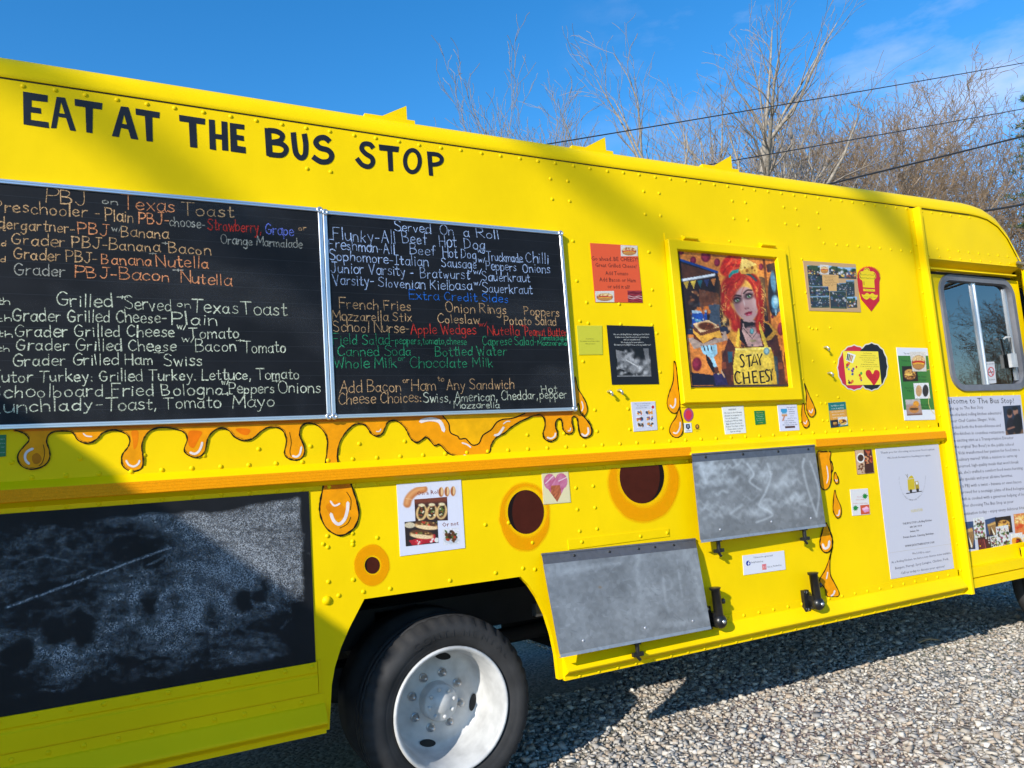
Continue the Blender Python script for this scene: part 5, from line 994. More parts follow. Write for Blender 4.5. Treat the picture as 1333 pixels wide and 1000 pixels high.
PY([(440,75),(545,128),(550,190),(440,196),(418,170)], (226, 170, 70)); PY([(440,75),(545,128),(428,172)], (246, 206, 110)); 
for x, y, r in ((476,172,10),(512,152,10),(530,170,6),(460,150,6)): E_(x, y, r, r*1.2, (150, 92, 30), .3)
# sandwich on its paper, fork
PY([(80,640),(330,590),(342,650),(120,712)], (176, 150, 134)); PY([(112,590),(290,590),(312,615),(180,676),(118,640)], (96, 46, 24)); PY([(112,575),(160,610),(290,585),(305,640),(250,632),(180,676),(160,650),(118,606)], (238, 172, 62)); PY([(112,540),(210,512),(290,560),(288,585),(165,622),(120,585)], (110, 60, 36)); PY([(112,540),(210,512),(290,560),(160,600)], (228, 190, 140)); E_(200, 556, 54, 27, (92, 42, 22), .35, 4); blobs(P, 16, [(140,70,36),(60,26,16)], 3, 8, 6, .5, .8, (.15, .54, .34, .60)); LN([(170,410),(186,515)], 5, (96, 56, 46))
PY([(160,692),(270,680),(272,740),(250,770),(272,830),(250,836),(225,770),(178,740)], (150, 196, 214)); 
for x in (183, 206, 230): LN([(x, 690), (x + 8, 722)], 7, (46, 30, 36))
PY([(250,836),(274,830),(312,950),(266,955)], (92, 48, 36)); PY([(195,740),(240,800),(256,860),(250,880),(205,800)], (30, 22, 30)); PY([(246,880),(320,875),(345,955),(262,958)], (46, 40, 84)); E_(280, 880, 5, 5, (206,190,150)); PY([(300,850),(325,900),(318,905),(296,865)], (226,180,140))
# apron
PY([(395,690),(415,560),(425,600),(418,700)], (226, 182, 60)); PY([(560,520),(590,600),(625,700),(600,705),(560,570)], (226, 186, 60)); PY([(395,708),(510,700),(640,698),(680,800),(690,950),(385,955),(378,830)], (226, 190, 66)); PY([(610,705),(640,698),(680,800),(690,950),(650,950),(650,800)], (190, 140, 40), .6); PY([(395,708),(640,698),(642,712),(396,722)], (246, 216, 110)); E_(530, 745, 90, 20, (240, 210, 100), .8, 0, .5); LN([(400,830),(410,950)], 10, (190,146,40), .8, .6)
E_(612, 726, 21, 25, (90, 130, 140), .2); E_(612, 724, 14, 17, (150, 186, 190), .5); PY([(342,730),(376,728),(372,800),(348,805)], (40, 80, 100))
PY([(660,760),(690,760),(700,950),(688,950)], (40, 66, 84), .8)
fm = np.clip(1.25 - np.hypot((P.X - 470) / 95, (P.Y - 420) / 130), 0, 1)[..., None]; keep = P.img.copy(); P.noise(.09, .22, 6, 3); P.noise(.02, .14, 8, 2); P.img = P.img * (1 - np.minimum(1, fm * 3)) + keep * np.minimum(1, fm * 3)
P.build('illustration', M_print, s, 0)
m = MB()
def gp(pts, w, cl=False): K[0] += .00002; px_line(m, zg(pts), w / 5.263, HO + .0007 + (K[0] % .0002), L(34, 26, 18), cl)
sm_ = lambda p: smooth(p, 5)
gp(sm_([(466,752),(448,746),(440,762),(452,784),(466,805),(460,828),(440,828)]), 11)
gp([(478,757),(518,748)], 11); gp([(498,752),(504,832)], 11); gp([(518,825),(536,742),(562,815)], 10); gp([(526,800),(553,796)], 9); gp([(556,742),(572,780),(590,738)], 10); gp([(572,780),(578,820)], 11)
gp(sm_([(440,872),(418,862),(404,890),(412,930),(430,943),(448,935)]), 11); gp([(458,866),(468,948)], 11); gp([(496,862),(506,944)], 11); gp([(463,908),(502,902)], 10)
for x in (522, 574): gp([(x, 858), (x + 9, 942)], 11); gp([(x, 862), (x + 32, 858)], 10); gp([(x + 4, 900), (x + 30, 896)], 10); gp([(x + 8, 940), (x + 40, 935)], 10)
gp(sm_([(636,856),(620,850),(612,866),(624,886),(638,905),(634,926),(616,928)]), 11); gp([(642,846),(652,884),(660,842)], 10); gp([(651,880),(656,924)], 11)
m.build('lettering', M_print, s)

# collage of market photographs
c = [(1045.4,339.5),(1113.7,344),(1121,406.5),(1053.3,404.5)]; zk = zf(1040, 330, 11.11)
s = sheet('photo_collage', c, 'tan sheet with a collage of crowd photos, left of the red chef sticker', 'collage', (196, 158, 112))
for i, (q, k) in enumerate([([(118,168),(300,180),(310,320),(128,318)],'street'),([(300,160),(430,170),(436,305),(308,300)],'sandwich'),([(432,175),(600,195),(610,310),(436,305)],'street'),([(560,200),(820,205),(832,370),(575,360)],'street'),([(128,318),(340,310),(345,475),(145,475)],'crowd'),([(145,475),(440,480),(440,625),(160,622)],'crowd'),([(160,622),(335,615),(335,785),(178,785)],'crowd'),([(332,615),(440,612),(445,785),(335,785)],'crowd'),([(445,545),(680,545),(695,800),(458,795)],'crowd'),([(545,430),(690,425),(690,550),(548,548)],'crowd'),([(680,385),(800,385),(810,640),(690,640)],'crowd'),([(685,630),(840,625),(845,785),(700,788)],'street')]):
    photo(s, zk(q), k, .0034 + .00005 * (i % 4), 26, 22, 20 + i)
m = MB(); px_poly(m, zk([(335,312),(568,318),(580,432),(545,435),(548,545),(430,543),(425,470),(345,468)]), .0037, L(214, 168, 104)); m.build('caption_label', M_print, s)
words(s, .0038, [(t, zk([(a, y)])[0], zk([(b, y + 8)])[0], 1.1) for t, a, b, y in (('It takes a community to', 345, 545, 332), ('run a food truck', 375, 500, 352), ('our friends', 380, 495, 374), ('and family', 380, 510, 396), ('make every stop worth it', 360, 548, 420), ('thank you', 380, 530, 442), ('to all', 420, 495, 466))], (96, 66, 36))
# red chef sticker
zk2 = zk; 
m = MB(); edge_ = []
for k in range(25):
    a = R_(188 - k * 8.2); r = 1.0; edge_ += [(1010 + 172 * math.cos(a + .035), 330 - 150 * math.sin(a + .035)), (1010 + 148 * math.cos(a), 332 - 125 * math.sin(a))]
out = zk(edge_[:-1] + [(1165,410),(1165,680),(1050,838),(905,665),(868,530),(846,375)])
f_ = [W(*p, .0028) for p in out]; n_ = len(f_); m.add(f_ + [(x, y + .0028, z) for x, y, z in f_], [tuple(range(n_))] + [(i, (i+1) % n_, n_ + (i+1) % n_, n_ + i) for i in range(n_)], col=L(200, 30, 46))
st = tag(m.build('sticker', M_print), 'red pointed sticker with a yellow chef hat and moustache, beside the photo collage', 'sticker')
m = MB(); Yc = L(240, 208, 10)
px_poly(m, zk(smooth([(925,490),(918,400),(885,370),(870,310),(890,265),(930,255),(950,220),(980,208),(1015,222),(1030,258),(1075,262),(1110,300),(1115,350),(1090,390),(1098,500)], 4)), .0032, Yc); px_poly(m, zk([(928,510),(1098,520),(1100,552),(932,545)]), .0032, Yc)
px_poly(m, zk(smooth([(905,592),(945,600),(985,570),(1025,595),(1060,572),(1100,600),(1142,602),(1120,650),(1075,676),(1027,640),(985,668),(935,645)], 3, True)), .0032, Yc)
for q in ([(900,360),(880,320),(895,275)], [(1085,285),(1108,325),(1090,372)], [(940,405),(942,458)], [(950,235),(985,220),(1015,245)]): px_line(m, zk(smooth(q, 4)), .7, .0035, L(120, 60, 10))
m.build('chef_hat', M_print, st)
words(st, .0036, [('Good Food Truck', zk([(895,315)])[0], zk([(1085,325)])[0], 2.0), ('NOT fast Food', zk([(905,365)])[0], zk([(1080,372)])[0], 2.0), ('The Bus Stop', zk([(955,530)])[0], zk([(1075,540)])[0], 1.2), ('made with love', zk([(945,632)])[0], zk([(1120,642)])[0], 1.3)], (90, 120, 30))
# scalloped red and black badge with a yellow card
zb = zf(1080, 430, 7.69)
def scal(cx, cy, rx, ry, n, k=.045): return [(cx + rx * (1 + k * abs(math.sin(n * t / 2)) * -1 + k) * math.cos(t), cy + ry * (1 + k - k * abs(math.sin(n * t / 2))) * math.sin(t)) for t in np.linspace(0, 6.2832, 73)[:-1]]
m = MB()
for i, (cx, cy, rx, ry, col) in enumerate(((245,375,166,224,(224,216,200)),(420,365,162,236,(224,216,200)),(245,375,156,213,(200,36,64)),(420,365,151,225,(24,24,32)))): px_poly(m, zb(scal(cx, cy, rx, ry, 16)), .0016 + i * .0003, L(*col))
bg_ = tag(m.build('badge', M_print), 'scalloped red and black badge holding a square yellow card with a red heart', 'badge')
m = MB(); px_poly(m, zb([(130,207),(485,213),(520,545),(168,550)]), .0034, L(250, 226, 60)); px_poly(m, zb(smooth([(430,440),(405,400),(372,402),(360,430),(372,465),(410,510),(443,550),(480,505),(500,460),(500,420),(480,400),(450,402)], 3, True)), .0036, L(206, 30, 44))
px_poly(m, zb([(180,220),(262,248),(232,330),(160,300)]), .0036, L(235, 235, 230))
for k in range(4): px_poly(m, zb([(178 + k*16, 232 + k*6), (190 + k*16, 238 + k*6), (178 + k*14, 300 + k*5), (168 + k*14, 296 + k*5)]), .0038, L(*[(70,60,50),(60,110,60),(200,110,40),(190,150,60)][k]))
for k in range(22):
    x, y = random.uniform(165, 310), random.uniform(330, 530); x += (y - 330) * .08; r = random.uniform(6, 14)
    px_poly(m, zb([(x + r * math.cos(t), y + r * 1.3 * math.sin(t)) for t in np.linspace(0, 6.28, 7)[:-1]]), .0036 + k * .00002, L(*random.choice([(60,150,200),(40,60,130),(200,50,50),(70,160,70),(120,60,140),(230,120,40),(30,40,60)])))
m.build('card', M_print, bg_)
words(bg_, .0040, [(t, zb([(a, y)])[0], zb([(b, y + 4)])[0], 1.3, cc) for t, a, b, y, cc in (('Food Truck Math', 340, 425, 234, (90,70,20)), ('I am behind on lots of things', 312, 460, 256, (90,70,20)), ('There are 5 people in line and', 298, 482, 278, (90,70,20)), ('so what will they like?', 322, 460, 300, (90,70,20)), ('A. The lunch special', 345, 440, 322, (90,70,20)), ('B. Both that and a hot dog', 318, 475, 345, (90,70,20)), ('C. I am not the nicest or the first', 306, 492, 366, (90,70,20)), ('I can do it', 365, 435, 388, (90,70,20)), ('The answer is', 395, 465, 450, (120,20,20)), ('always food', 405, 460, 470, (120,20,20)), ('with extra cheese', 398, 472, 492, (120,20,20)))])
# green strip menu
c = [(1166.9,452.4),(1207.2,453.4),(1217.8,546.4),(1177.8,547.4)]
s = sheet('strip_poster', c, 'tall green and white poster with four food photos, next to the door post', 'poster', (222, 224, 230))
m = MB(); px_poly(m, zb([(683,255),(985,255),(1050,795),(742,797)]), .0033, L(56, 122, 52)); px_line(m, zb(smooth([(970,400),(1010,390),(1060,380)], 3)), .7, .0037, L(222, 190, 90)); px_line(m, zb(smooth([(1000,650),(990,720),(1010,790),(1050,840)], 4)), .7, .0037, L(222, 200, 120)); m.build('green_panel', M_print, s)
photo(s, zb([(800,215),(958,215),(970,412),(830,412)]), 'sandwich', .0036, 40, 44, 4); photo(s, zb([(722,360),(872,358),(888,510),(735,515)]), 'darkgrill', .0035, 40, 40, 5); photo(s, zb([(838,530),(990,526),(1008,682),(855,686)]), 'breads', .0036, 40, 40); photo(s, zb([(757,695),(905,690),(930,848),(775,855)]), 'meal', .0036, 40, 40)
words(s, .0037, [(t, zb([(a, y)])[0], zb([(b, y + 1)])[0], 2.3) for t, a, b, y in (('Try our', 742, 800, 240), ('Tomato &', 720, 800, 312), ('B1 Classic', 890, 968, 472), ('& Tomato', 892, 970, 505), ('Have You', 755, 832, 585), ('PB,J?', 780, 828, 615), ('The Combo', 915, 1000, 755), ('Here!', 930, 985, 785))], (24, 44, 40))
# teal card
c = [(1078.3,524.5),(1100.5,523),(1104.3,554.3),(1081.8,557)]
s = sheet('card', c, 'small teal and orange card low on the side, under the scalloped badge', 'card', (20, 120, 118))
m = MB(); px_poly(m, quad(c, 0, .32, 1, .72), .0033, L(226, 160, 62)); px_poly(m, quad(c, 0, .70, .45, 1), .0033, L(30, 50, 70)); m.build('colour_band', M_print, s)
words(s, .0036, rows_uv(c, [('Our PBJ is so skilled', .5, .16, .76, .06), ('it can do anything', .5, .27, .7, .06), ('two slices are better', .5, .40, .76, .06), ('than one alone', .5, .52, .7, .06), ('every other day', .46, .63, .6, .06)]), (236, 236, 220)); photo(s, quad(c, .45, .62, .98, .95), 'burger', .0036, 20, 18)
photo(s, quad(c, .10, .74, .42, .95), 'darkgrill', .0036, 14, 12)
# white allergy warning
c = [(939.8,530),(967.7,528.5),(971.3,563.5),(944.3,565.6)]
s = sheet('notice', c, 'white allergy warning notice of black print under the hatch, left of the small green sign', 'notice', (228, 228, 226))
words(s, .0036, rows_uv(c, [('WARNING', .46, .14, .36, .06), ('We may use the following', .48, .25, .82, .055), ('allergens in preparing our', .48, .35, .82, .055), ('food Sesame', .40, .45, .6, .06), ('Soybeans Wheat Milk', .48, .55, .8, .055), ('Eggs Dairy Products', .48, .65, .76, .055), ('Peanuts Tree Nuts or Nuts', .5, .75, .84, .055), ('Please advise us if you', .5, .85, .72, .055), ('have an allergy', .5, .94, .5, .055)]), (60, 60, 66))
c = [(982,535),(995.3,534.5),(997,551.8),(983.8,553)]
s = sheet('sign', c, 'small green sign under the hatch, between the two white sheets', 'sign', (32, 122, 60))
words(s, .0036, rows_uv(c, [('NOTICE', .5, .18, .6, .07, (226, 190, 90)), ('please order', .5, .33, .7, .06, (200, 220, 200)), ('at the window', .5, .46, .6, .06, (200, 220, 200)), ('pick up here', .5, .60, .76, .06, (200, 220, 200)), ('thank you', .5, .73, .7, .06, (200, 220, 200)), ('today', .5, .9, .5, .06, (226, 190, 90))]))
c = [(1012,527.3),(1037,526.7),(1040.8,560),(1015.6,561.5)]
s = sheet('notice', c, 'white notice with a blue hand washing picture, under the right corner of the hatch', 'notice', (216, 216, 232))
P = Pic(quad(c, .12, .14, .52, .62), 22, 24, (216, 216, 232)); P.poly(quad(c, .14, .15, .48, .27), (60, 150, 200)); P.poly(quad(c, .18, .27, .44, .34), (90, 160, 190)); P.poly(quad(c, .16, .36, .46, .44), (206, 150, 100)); P.line([lerp(c, .3, .44), lerp(c, .2, .6)], 2, (190, 130, 110)); P.build('picture', M_print, s, .0034)
P = Pic(quad(c, .26, .80, .80, .92), 22, 10, (216, 216, 232)); P.poly(quad(c, .28, .82, .78, .90), (80, 50, 44)); P.build('picture', M_print, s, .0034)
words(s, .0036, rows_uv(c, [('Please wash hands', .70, .12, .46, .045), ('before', .68, .20, .26, .045), ('eating', .70, .28, .3, .045), ('cheese', .70, .36, .28, .045), ('it is', .7, .45, .16, .045), ('good for you', .68, .54, .46, .045), ('Soap and Water', .52, .63, .5, .045), ('every single time', .56, .71, .6, .045), ('We thank you for that', .54, .79, .76, .045)]), (50, 46, 80))
# round badge and two little logos at the left foot of the hatch
m = MB(); px_poly(m, scal(896.2, 540, 6.3, 8.6, 20, .05), .0026, L(170, 70, 120)); px_poly(m, [(896.2 + 4.1 * math.cos(t), 540.2 + 6.2 * math.sin(t)) for t in np.linspace(0, 6.28, 20)[:-1]], .0029, L(212, 44, 66)); tag(m.build('sticker', M_print), 'little round crimson sticker with a scalloped purple rim by the honey drips', 'sticker')
c = [(890.3,551),(899.8,550.5),(901.2,562.5),(891.6,563.2)]
s = sheet('sticker', c, 'tiny white sticker with a dark shield below the round crimson sticker', 'sticker', (226, 226, 228)); m = MB(); px_poly(m, [lerp(c, *t) for t in ((.25,.12),(.75,.12),(.8,.5),(.5,.72),(.2,.5))], .0034, L(50, 56, 74)); px_poly(m, quad(c, .38, .22, .62, .5), .0036, L(130, 140, 160)); m.build('shield', M_print, s); words(s, .0036, rows_uv(c, [('MEMBER', .5, .88, .6, .08)]))
m = MB(); px_poly(m, [(907.7 + 2.6 * math.cos(t), 555.5 + 3.3 * math.sin(t)) for t in np.linspace(0, 6.28, 14)[:-1]], .002, L(110, 60, 30)); px_poly(m, [(907.7 + 1.3 * math.cos(t), 555.2 + 1.9 * math.sin(t)) for t in np.linspace(0, 6.28, 10)[:-1]], .0023, L(214, 150, 40)); o = tag(m.build('decal', M_print), 'tiny brown round logo decal right of the shield sticker', 'decal'); words(o, .0023, [('FOOD TRUCK', (903.5, 560.2), (912, 559.6), 1.0), ('OHIO', (906, 562), (909.5, 561.7), .9)], (90, 60, 20))
# social media strip
zd = zf(940, 700, 8.33); c = [(966.6,723.4),(1020.7,716.8),(1022.8,741.4),(968.4,748.9)]
s = sheet('sign', c, 'small white strip sign with two social media logos below the upper metal flap', 'sign', (222, 222, 232))
words(s, .0034, [('Follow us for a great meal!', zd([(345,225)])[0], zd([(550,200)])[0], 2.2), ('Eat@TheBusStop', zd([(315,278)])[0], zd([(447,263)])[0], 2.0), ('Eat_at_TheBusStop', zd([(495,325)])[0], zd([(645,303)])[0], 2.0)], (60, 60, 72))
m = MB(); px_poly(m, [zd([(284 + 24 * math.cos(t), 278 + 29 * math.sin(t))])[0] for t in np.linspace(0, 6.28, 26)[:-1]], .0034, L(36, 62, 160)); px_line(m, zd(smooth([(302,262),(290,262),(287,280),(291,306)], 4)), .85, .0037, L(236, 236, 240)); px_line(m, zd([(278,282),(300,279)]), .8, .00375, L(236, 236, 240)); m.build('blue_logo', M_print, s)
P = Pic(zd([(433,290),(478,284),(482,345),(437,350)]), 14, 16, (214, 60, 84)); P.blend(P.V * .8 * (1 - P.U), (236, 130, 60)); P.build('camera_logo', M_print, s, .0034); m = MB(); px_line(m, zd([(442,296),(472,292),(475,338),(445,343)]), .4, .0037, L(240, 225, 225), True); px_line(m, [zd([(458.5 + 9 * math.cos(t), 318 + 11 * math.sin(t))])[0] for t in np.linspace(0, 6.28, 14)[:-1]], .4, .00375, L(240, 225, 225), True); m.build('camera_outline', M_print, s)
# thank-you banner
zm = zf(1120, 570, 5); c = [(1139.6,583.6),(1221.4,577.4),(1242,740),(1160,754)]
s = sheet('banner', c, 'tall white thank you banner with a small yellow truck drawing, left of the door post', 'banner', (203, 202, 213))
R5 = lambda t, a, y, b, y2, cap, *k: (t, zm([(a, y)])[0], zm([(b, y2)])[0], cap / 5, *k)
words(s, .0035, [R5('Thank you for choosing us as your food option.', 132, 104, 486, 80, 13), R5('We look forward to feeding you again.', 175, 138, 460, 118, 13), R5('ROLLING KITCHEN', 332, 486, 405, 476, 18, (206, 186, 60)), R5('We LOVE to cater!', 338, 760, 456, 746, 13), R5('As a Rolling Kitchen, we have a very diverse menu available.', 203, 818, 590, 754, 14), R5('Burgers, Pierogi, Spicy Lasagne, Chicken, Pork,', 228, 857, 576, 794, 16), R5('Call us today to discuss your options!', 265, 888, 550, 842, 15)], (70, 70, 86))
words(s, .0035, [R5('THE BUS STOP; a Rolling Kitchen', 276, 567, 465, 541, 13), R5('440 281 3314', 322, 588, 400, 577, 12), R5('Newbury, Ohio', 324, 616, 382, 607, 12), R5('Private Events, Catering, Birthdays.', 280, 655, 480, 627, 13), R5('WWW.EATATTHEBUSSTOP.COM', 292, 712, 481, 686, 13)], (24, 24, 30), 'bold_lettering', 1)
m = MB(); GO = L(206, 180, 40); DK = L(50, 44, 44)
px_poly(m, zm([(306,272),(350,265),(356,335),(312,345)]), .0034, GO); px_poly(m, zm([(353,285),(376,280),(384,332),(360,338)]), .0036, L(176, 150, 40)); px_poly(m, zm([(360,288),(372,285),(375,302),(363,305)]), .0038, L(226, 226, 230)); px_poly(m, zm(smooth([(310,268),(318,255),(335,245),(348,262)], 3)), .0036, GO)
for x, y in ((329, 346), (373, 340)): px_poly(m, zm([(x + 9 * math.cos(t), y + 11 * math.sin(t)) for t in np.linspace(0, 6.28, 12)[:-1]]), .0038, DK)
px_poly(m, zm([(298,360),(402,345),(400,350),(300,366)]), .0036, DK); px_line(m, zm(smooth([(308,262),(300,245),(294,238)], 3)), .5, .0036, L(120, 110, 60)); px_line(m, zm(smooth([(306,258),(308,245),(306,236)], 3)), .5, .00365, L(120, 110, 60)); m.build('truck_drawing', M_print, s)
m = MB(); arc = "THE BUS STOP; TALLMADGE COMFORT FOOD TRUCK & ROLLING KITCHEN"
for i, ch in enumerate(arc):
    a = R_(178 + 184 * i / (len(arc) - 1)); x, y = 338 + 88 * math.cos(a), 258 - 152 * math.sin(a)
    if ch != ' ':
        k_ = (-math.sin(a) * 88, -math.cos(a) * 152); n_ = math.hypot(*k_); d_ = (k_[0] / n_ * 5.2, k_[1] / n_ * 5.2); A_ = np.array(W(*zm([(x, y)])[0], .0036)); B_ = np.array(W(*zm([(x + d_[0], y + d_[1])])[0], .0036)); e = B_ - A_; up_ = np.array((-e[2], 0, e[0])) * 1.3; v, fc = font_mesh(ch, 1)
        m.add([A_ + e * px * 1.35 + up_ * py * 1.35 for px, py in v], fc, col=L(60, 58, 62))
m.build('curved_lettering', M_print, s)
m = MB(); px_line(m, zm([(188,750),(592,690)]), .25, .0034, L(190, 176, 150)); m.build('rule', M_print, s)
# coffee photo, white flower card
c = [(1112.8,585.6),(1134.7,583.1),(1138.4,615.9),(1116.3,617.8)]
s = sheet('photo', c, 'small photo of coffee and cookies, just left of the white banner', 'photo', (150, 110, 90)); photo(s, quad(c, .01, .01, .99, .99), 'coffee', nx=40, ny=50)
zc = zf(1060, 560, 4.883); c = [(1106.7,637.4),(1129.6,635.8),(1132.7,669.6),(1109.8,671.6)]
s = sheet('card', c, 'small white card with two green bursts and a pink cake picture', 'card', (224, 220, 218)); m = MB()
for i, (x, y) in enumerate(((322, 420), (262, 496))): px_poly(m, zc([(x + (19 if k % 2 == 0 else 11) * math.cos(k * .3307), y + (21 if k % 2 == 0 else 12) * math.sin(k * .3307)) for k in range(19)]), .0034, L(24, 130, 44))
m.build('green_burst', M_print, s); P = Pic(zc([(292,478),(348,473),(353,532),(297,537)]), 20, 20, (206, 84, 50)); P.poly(zc([(302,500),(335,484),(348,500),(345,518),(318,524)]), (226, 150, 190)); P.poly(zc([(302,500),(335,484),(348,500),(316,508)]), (246, 190, 214)); P.build('picture', M_print, s, .0034)
words(s, .0036, [(t, zc([(a, y)])[0], zc([(b, y - 2)])[0], 1.2) for t, a, b, y in (('Try our', 272, 304, 428), ('Sweet Roll', 265, 318, 446), ('It makes a sweet ending', 248, 338, 468))], (200, 60, 50))
# green sticker cut by the left edge
c = [(-18,567),(8,566),(7.5,594),(-18,597)]
s = sheet('sticker', c, 'green sticker under the left end of the menu board, cut by the picture edge', 'sticker', (24, 112, 66)); words(s, .0036, [(t, (-14, y), (6.5, y - .4), 1.6) for t, y in (('CASH ONLY', 573), ('thank you', 578), ('for your', 583), ('custom', 590))], (170, 200, 180))
# welcome banner on the sliding door
OW = DO + .003
zw = zf(1220, 500, 3.575); c = [(1219, 517.5), (1328.5, 514.3), (1352, 708.5), (1246, 730)]
s = sheet('door_banner', c, 'large white Welcome to The Bus Stop banner with food photos on the sliding door', 'banner', (203, 202, 214), OW)
def WL(t, x0, x1, y, y2, cap): return (t, zw([(x0, y)])[0], zw([(x1, y2)])[0], cap / 3.575)
words(s, OW + .0006, [WL('Welcome to The Bus Stop!', 14, 358, 92, 89, 27)], (24, 24, 28), 'headline')
wt = ["Step right up to The Bus Stop", "for a one-of-a-kind rolling kitchen adventure!", "Meet your Chef Cuisine Slinger, Vicki,", "who's rocked both the front-of-house and", "back-of-the-kitchen in countless restaurants.", "After an exciting stint as a Transportation Director", "(a.k.a. the original 'Bus Boss') in the public school", "system, Vicki transformed her passion for food into a", "mobile culinary marvel! With a mission to serve up", "locally sourced, high-quality meals that won't break", "the bank, she's crafted a comfort food menu bursting", "with daily specials and your all-time favorites.", "Craving a PBJ with a twist - banana or even bacon", "kids-approved for a nostalgic plate of fried bologna?", "Every dish is cooked with a generous helping of love.", "Thanks for choosing The Bus Stop as your", "food destination today - enjoy every delicious bite!"]
ye = [(122,113),(150,140),(180,168),(209,198),(238,228),(270,255),(299,286),(330,310),(360,338),(391,368),(421,396),(452,430),(484,460),(512,490),(544,517),(576,552),(614,580)]
xe = [215, 300, 273, 296, 316, 356, 357, 384, 374, 380, 398, 352, 392, 408, 420, 356, 408]; xs_ = [24,24,30,30,36,40,46,52,58,62,66,68,66,72,78,82,88]
words(s, OW + .0006, [WL(t, xs_[i] - (12 if i in (0, 3, 4) else 8), xe[i], ye[i][0] + 2, ye[i][1] + 1, 15) for i, t in enumerate(wt)], (52, 52, 62))
for i, (q, k) in enumerate([([(108,645),(170,638),(178,768),(128,770)],'toast'),([(166,625),(218,618),(226,715),(175,728)],'salad'),([(222,632),(275,618),(285,706),(230,712)],'toast'),([(268,622),(342,612),(352,690),(280,700)],'darkgrill'),([(188,715),(250,708),(262,790),(196,795)],'ribs'),([(246,712),(280,700),(284,752),(254,762)],'salad'),([(272,665),(330,655),(342,755),(282,762)],'salad'),([(355,606),(420,598),(424,700),(364,704)],'fries'),([(340,698),(396,690),(404,768),(350,772)],'burger'),([(400,700),(440,694),(444,760),(406,764)],'burger')]):
    photo(s, zw(q), k, OW + .0005 + .00006 * i, 34, 34, 40 + i)
photo(s, zw([(305,103),(388,98),(402,230),(320,238)]), 'couple', OW + .0008, 34, 44)
# no-smoking sticker in the door window
zn = zf(1180, 250, 3.57); ON = DO - .0105
c = zn([(367,790),(408,788),(418,888),(377,892)]); s = sheet('window_sticker', c, 'small white no smoking sticker inside the corner of the door window', 'sticker', (206, 206, 210), ON)
m = MB(); px_line(m, [zn([(393 + 14 * math.cos(t), 836 + 21 * math.sin(t))])[0] for t in np.linspace(0, 6.28, 24)[:-1]], 1.1, ON + .0004, L(200, 30, 36), True); px_line(m, zn([(384,820),(402,852)]), 1.0, ON + .0005, L(200, 30, 36)); px_line(m, zn([(382,838),(404,836)]), 1.2, ON + .00035, L(30, 30, 34)); m.build('no_smoking_mark', M_print, s); words(s, ON + .0005, [('NO SMOKING', zn([(373,803)])[0], zn([(408,801)])[0], 1.5), ('PLEASE', zn([(384,876)])[0], zn([(412,874)])[0], 1.5)])
# ------------------------------------------------------------------ ground
def gravel_mat():
    m = mat('gravel', (.3, .28, .25), .95, spec=.15); t = m.node_tree; b = t.nodes['Principled BSDF']; g = t.nodes.new('ShaderNodeTexCoord')
    v = N(t, 'ShaderNodeTexVoronoi'); v.inputs['Scale'].default_value = 42; t.links.new(g.outputs['Object'], v.inputs['Vector'])
    r = N(t, 'ShaderNodeValToRGB'); e = r.color_ramp.elements; e[0].color = (.22, .205, .185, 1); e[1].color = (.42, .39, .34, 1)
    sp = N(t, 'ShaderNodeSeparateColor'); t.links.new(v.outputs['Color'], sp.inputs[0]); t.links.new(sp.outputs[0], r.inputs[0])
    z = N(t, 'ShaderNodeTexNoise'); z.inputs['Scale'].default_value = .5; t.links.new(g.outputs['Object'], z.inputs['Vector']); x = N(t, 'ShaderNodeMix', data_type='RGBA', blend_type='MULTIPLY'); x.inputs[0].default_value = .5
    t.links.new(r.outputs[0], x.inputs[6]); t.links.new(z.outputs['Color'], x.inputs[7]); t.links.new(x.outputs[2], b.inputs['Base Color'])
    bp = N(t, 'ShaderNodeBump'); bp.inputs['Distance'].default_value = .02; bp.inputs['Strength'].default_value = .8; bp.invert = True; t.links.new(v.outputs['Distance'], bp.inputs['Height']); t.links.new(bp.outputs[0], b.inputs['Normal']); return m
M_grav = gravel_mat()
mb = MB(); mb.add([(-300, -300, 0), (300, -300, 0), (300, 300, 0), (-300, 300, 0)], [(0, 1, 2, 3)]); tag(mb.build('ground', M_grav), kind='structure')
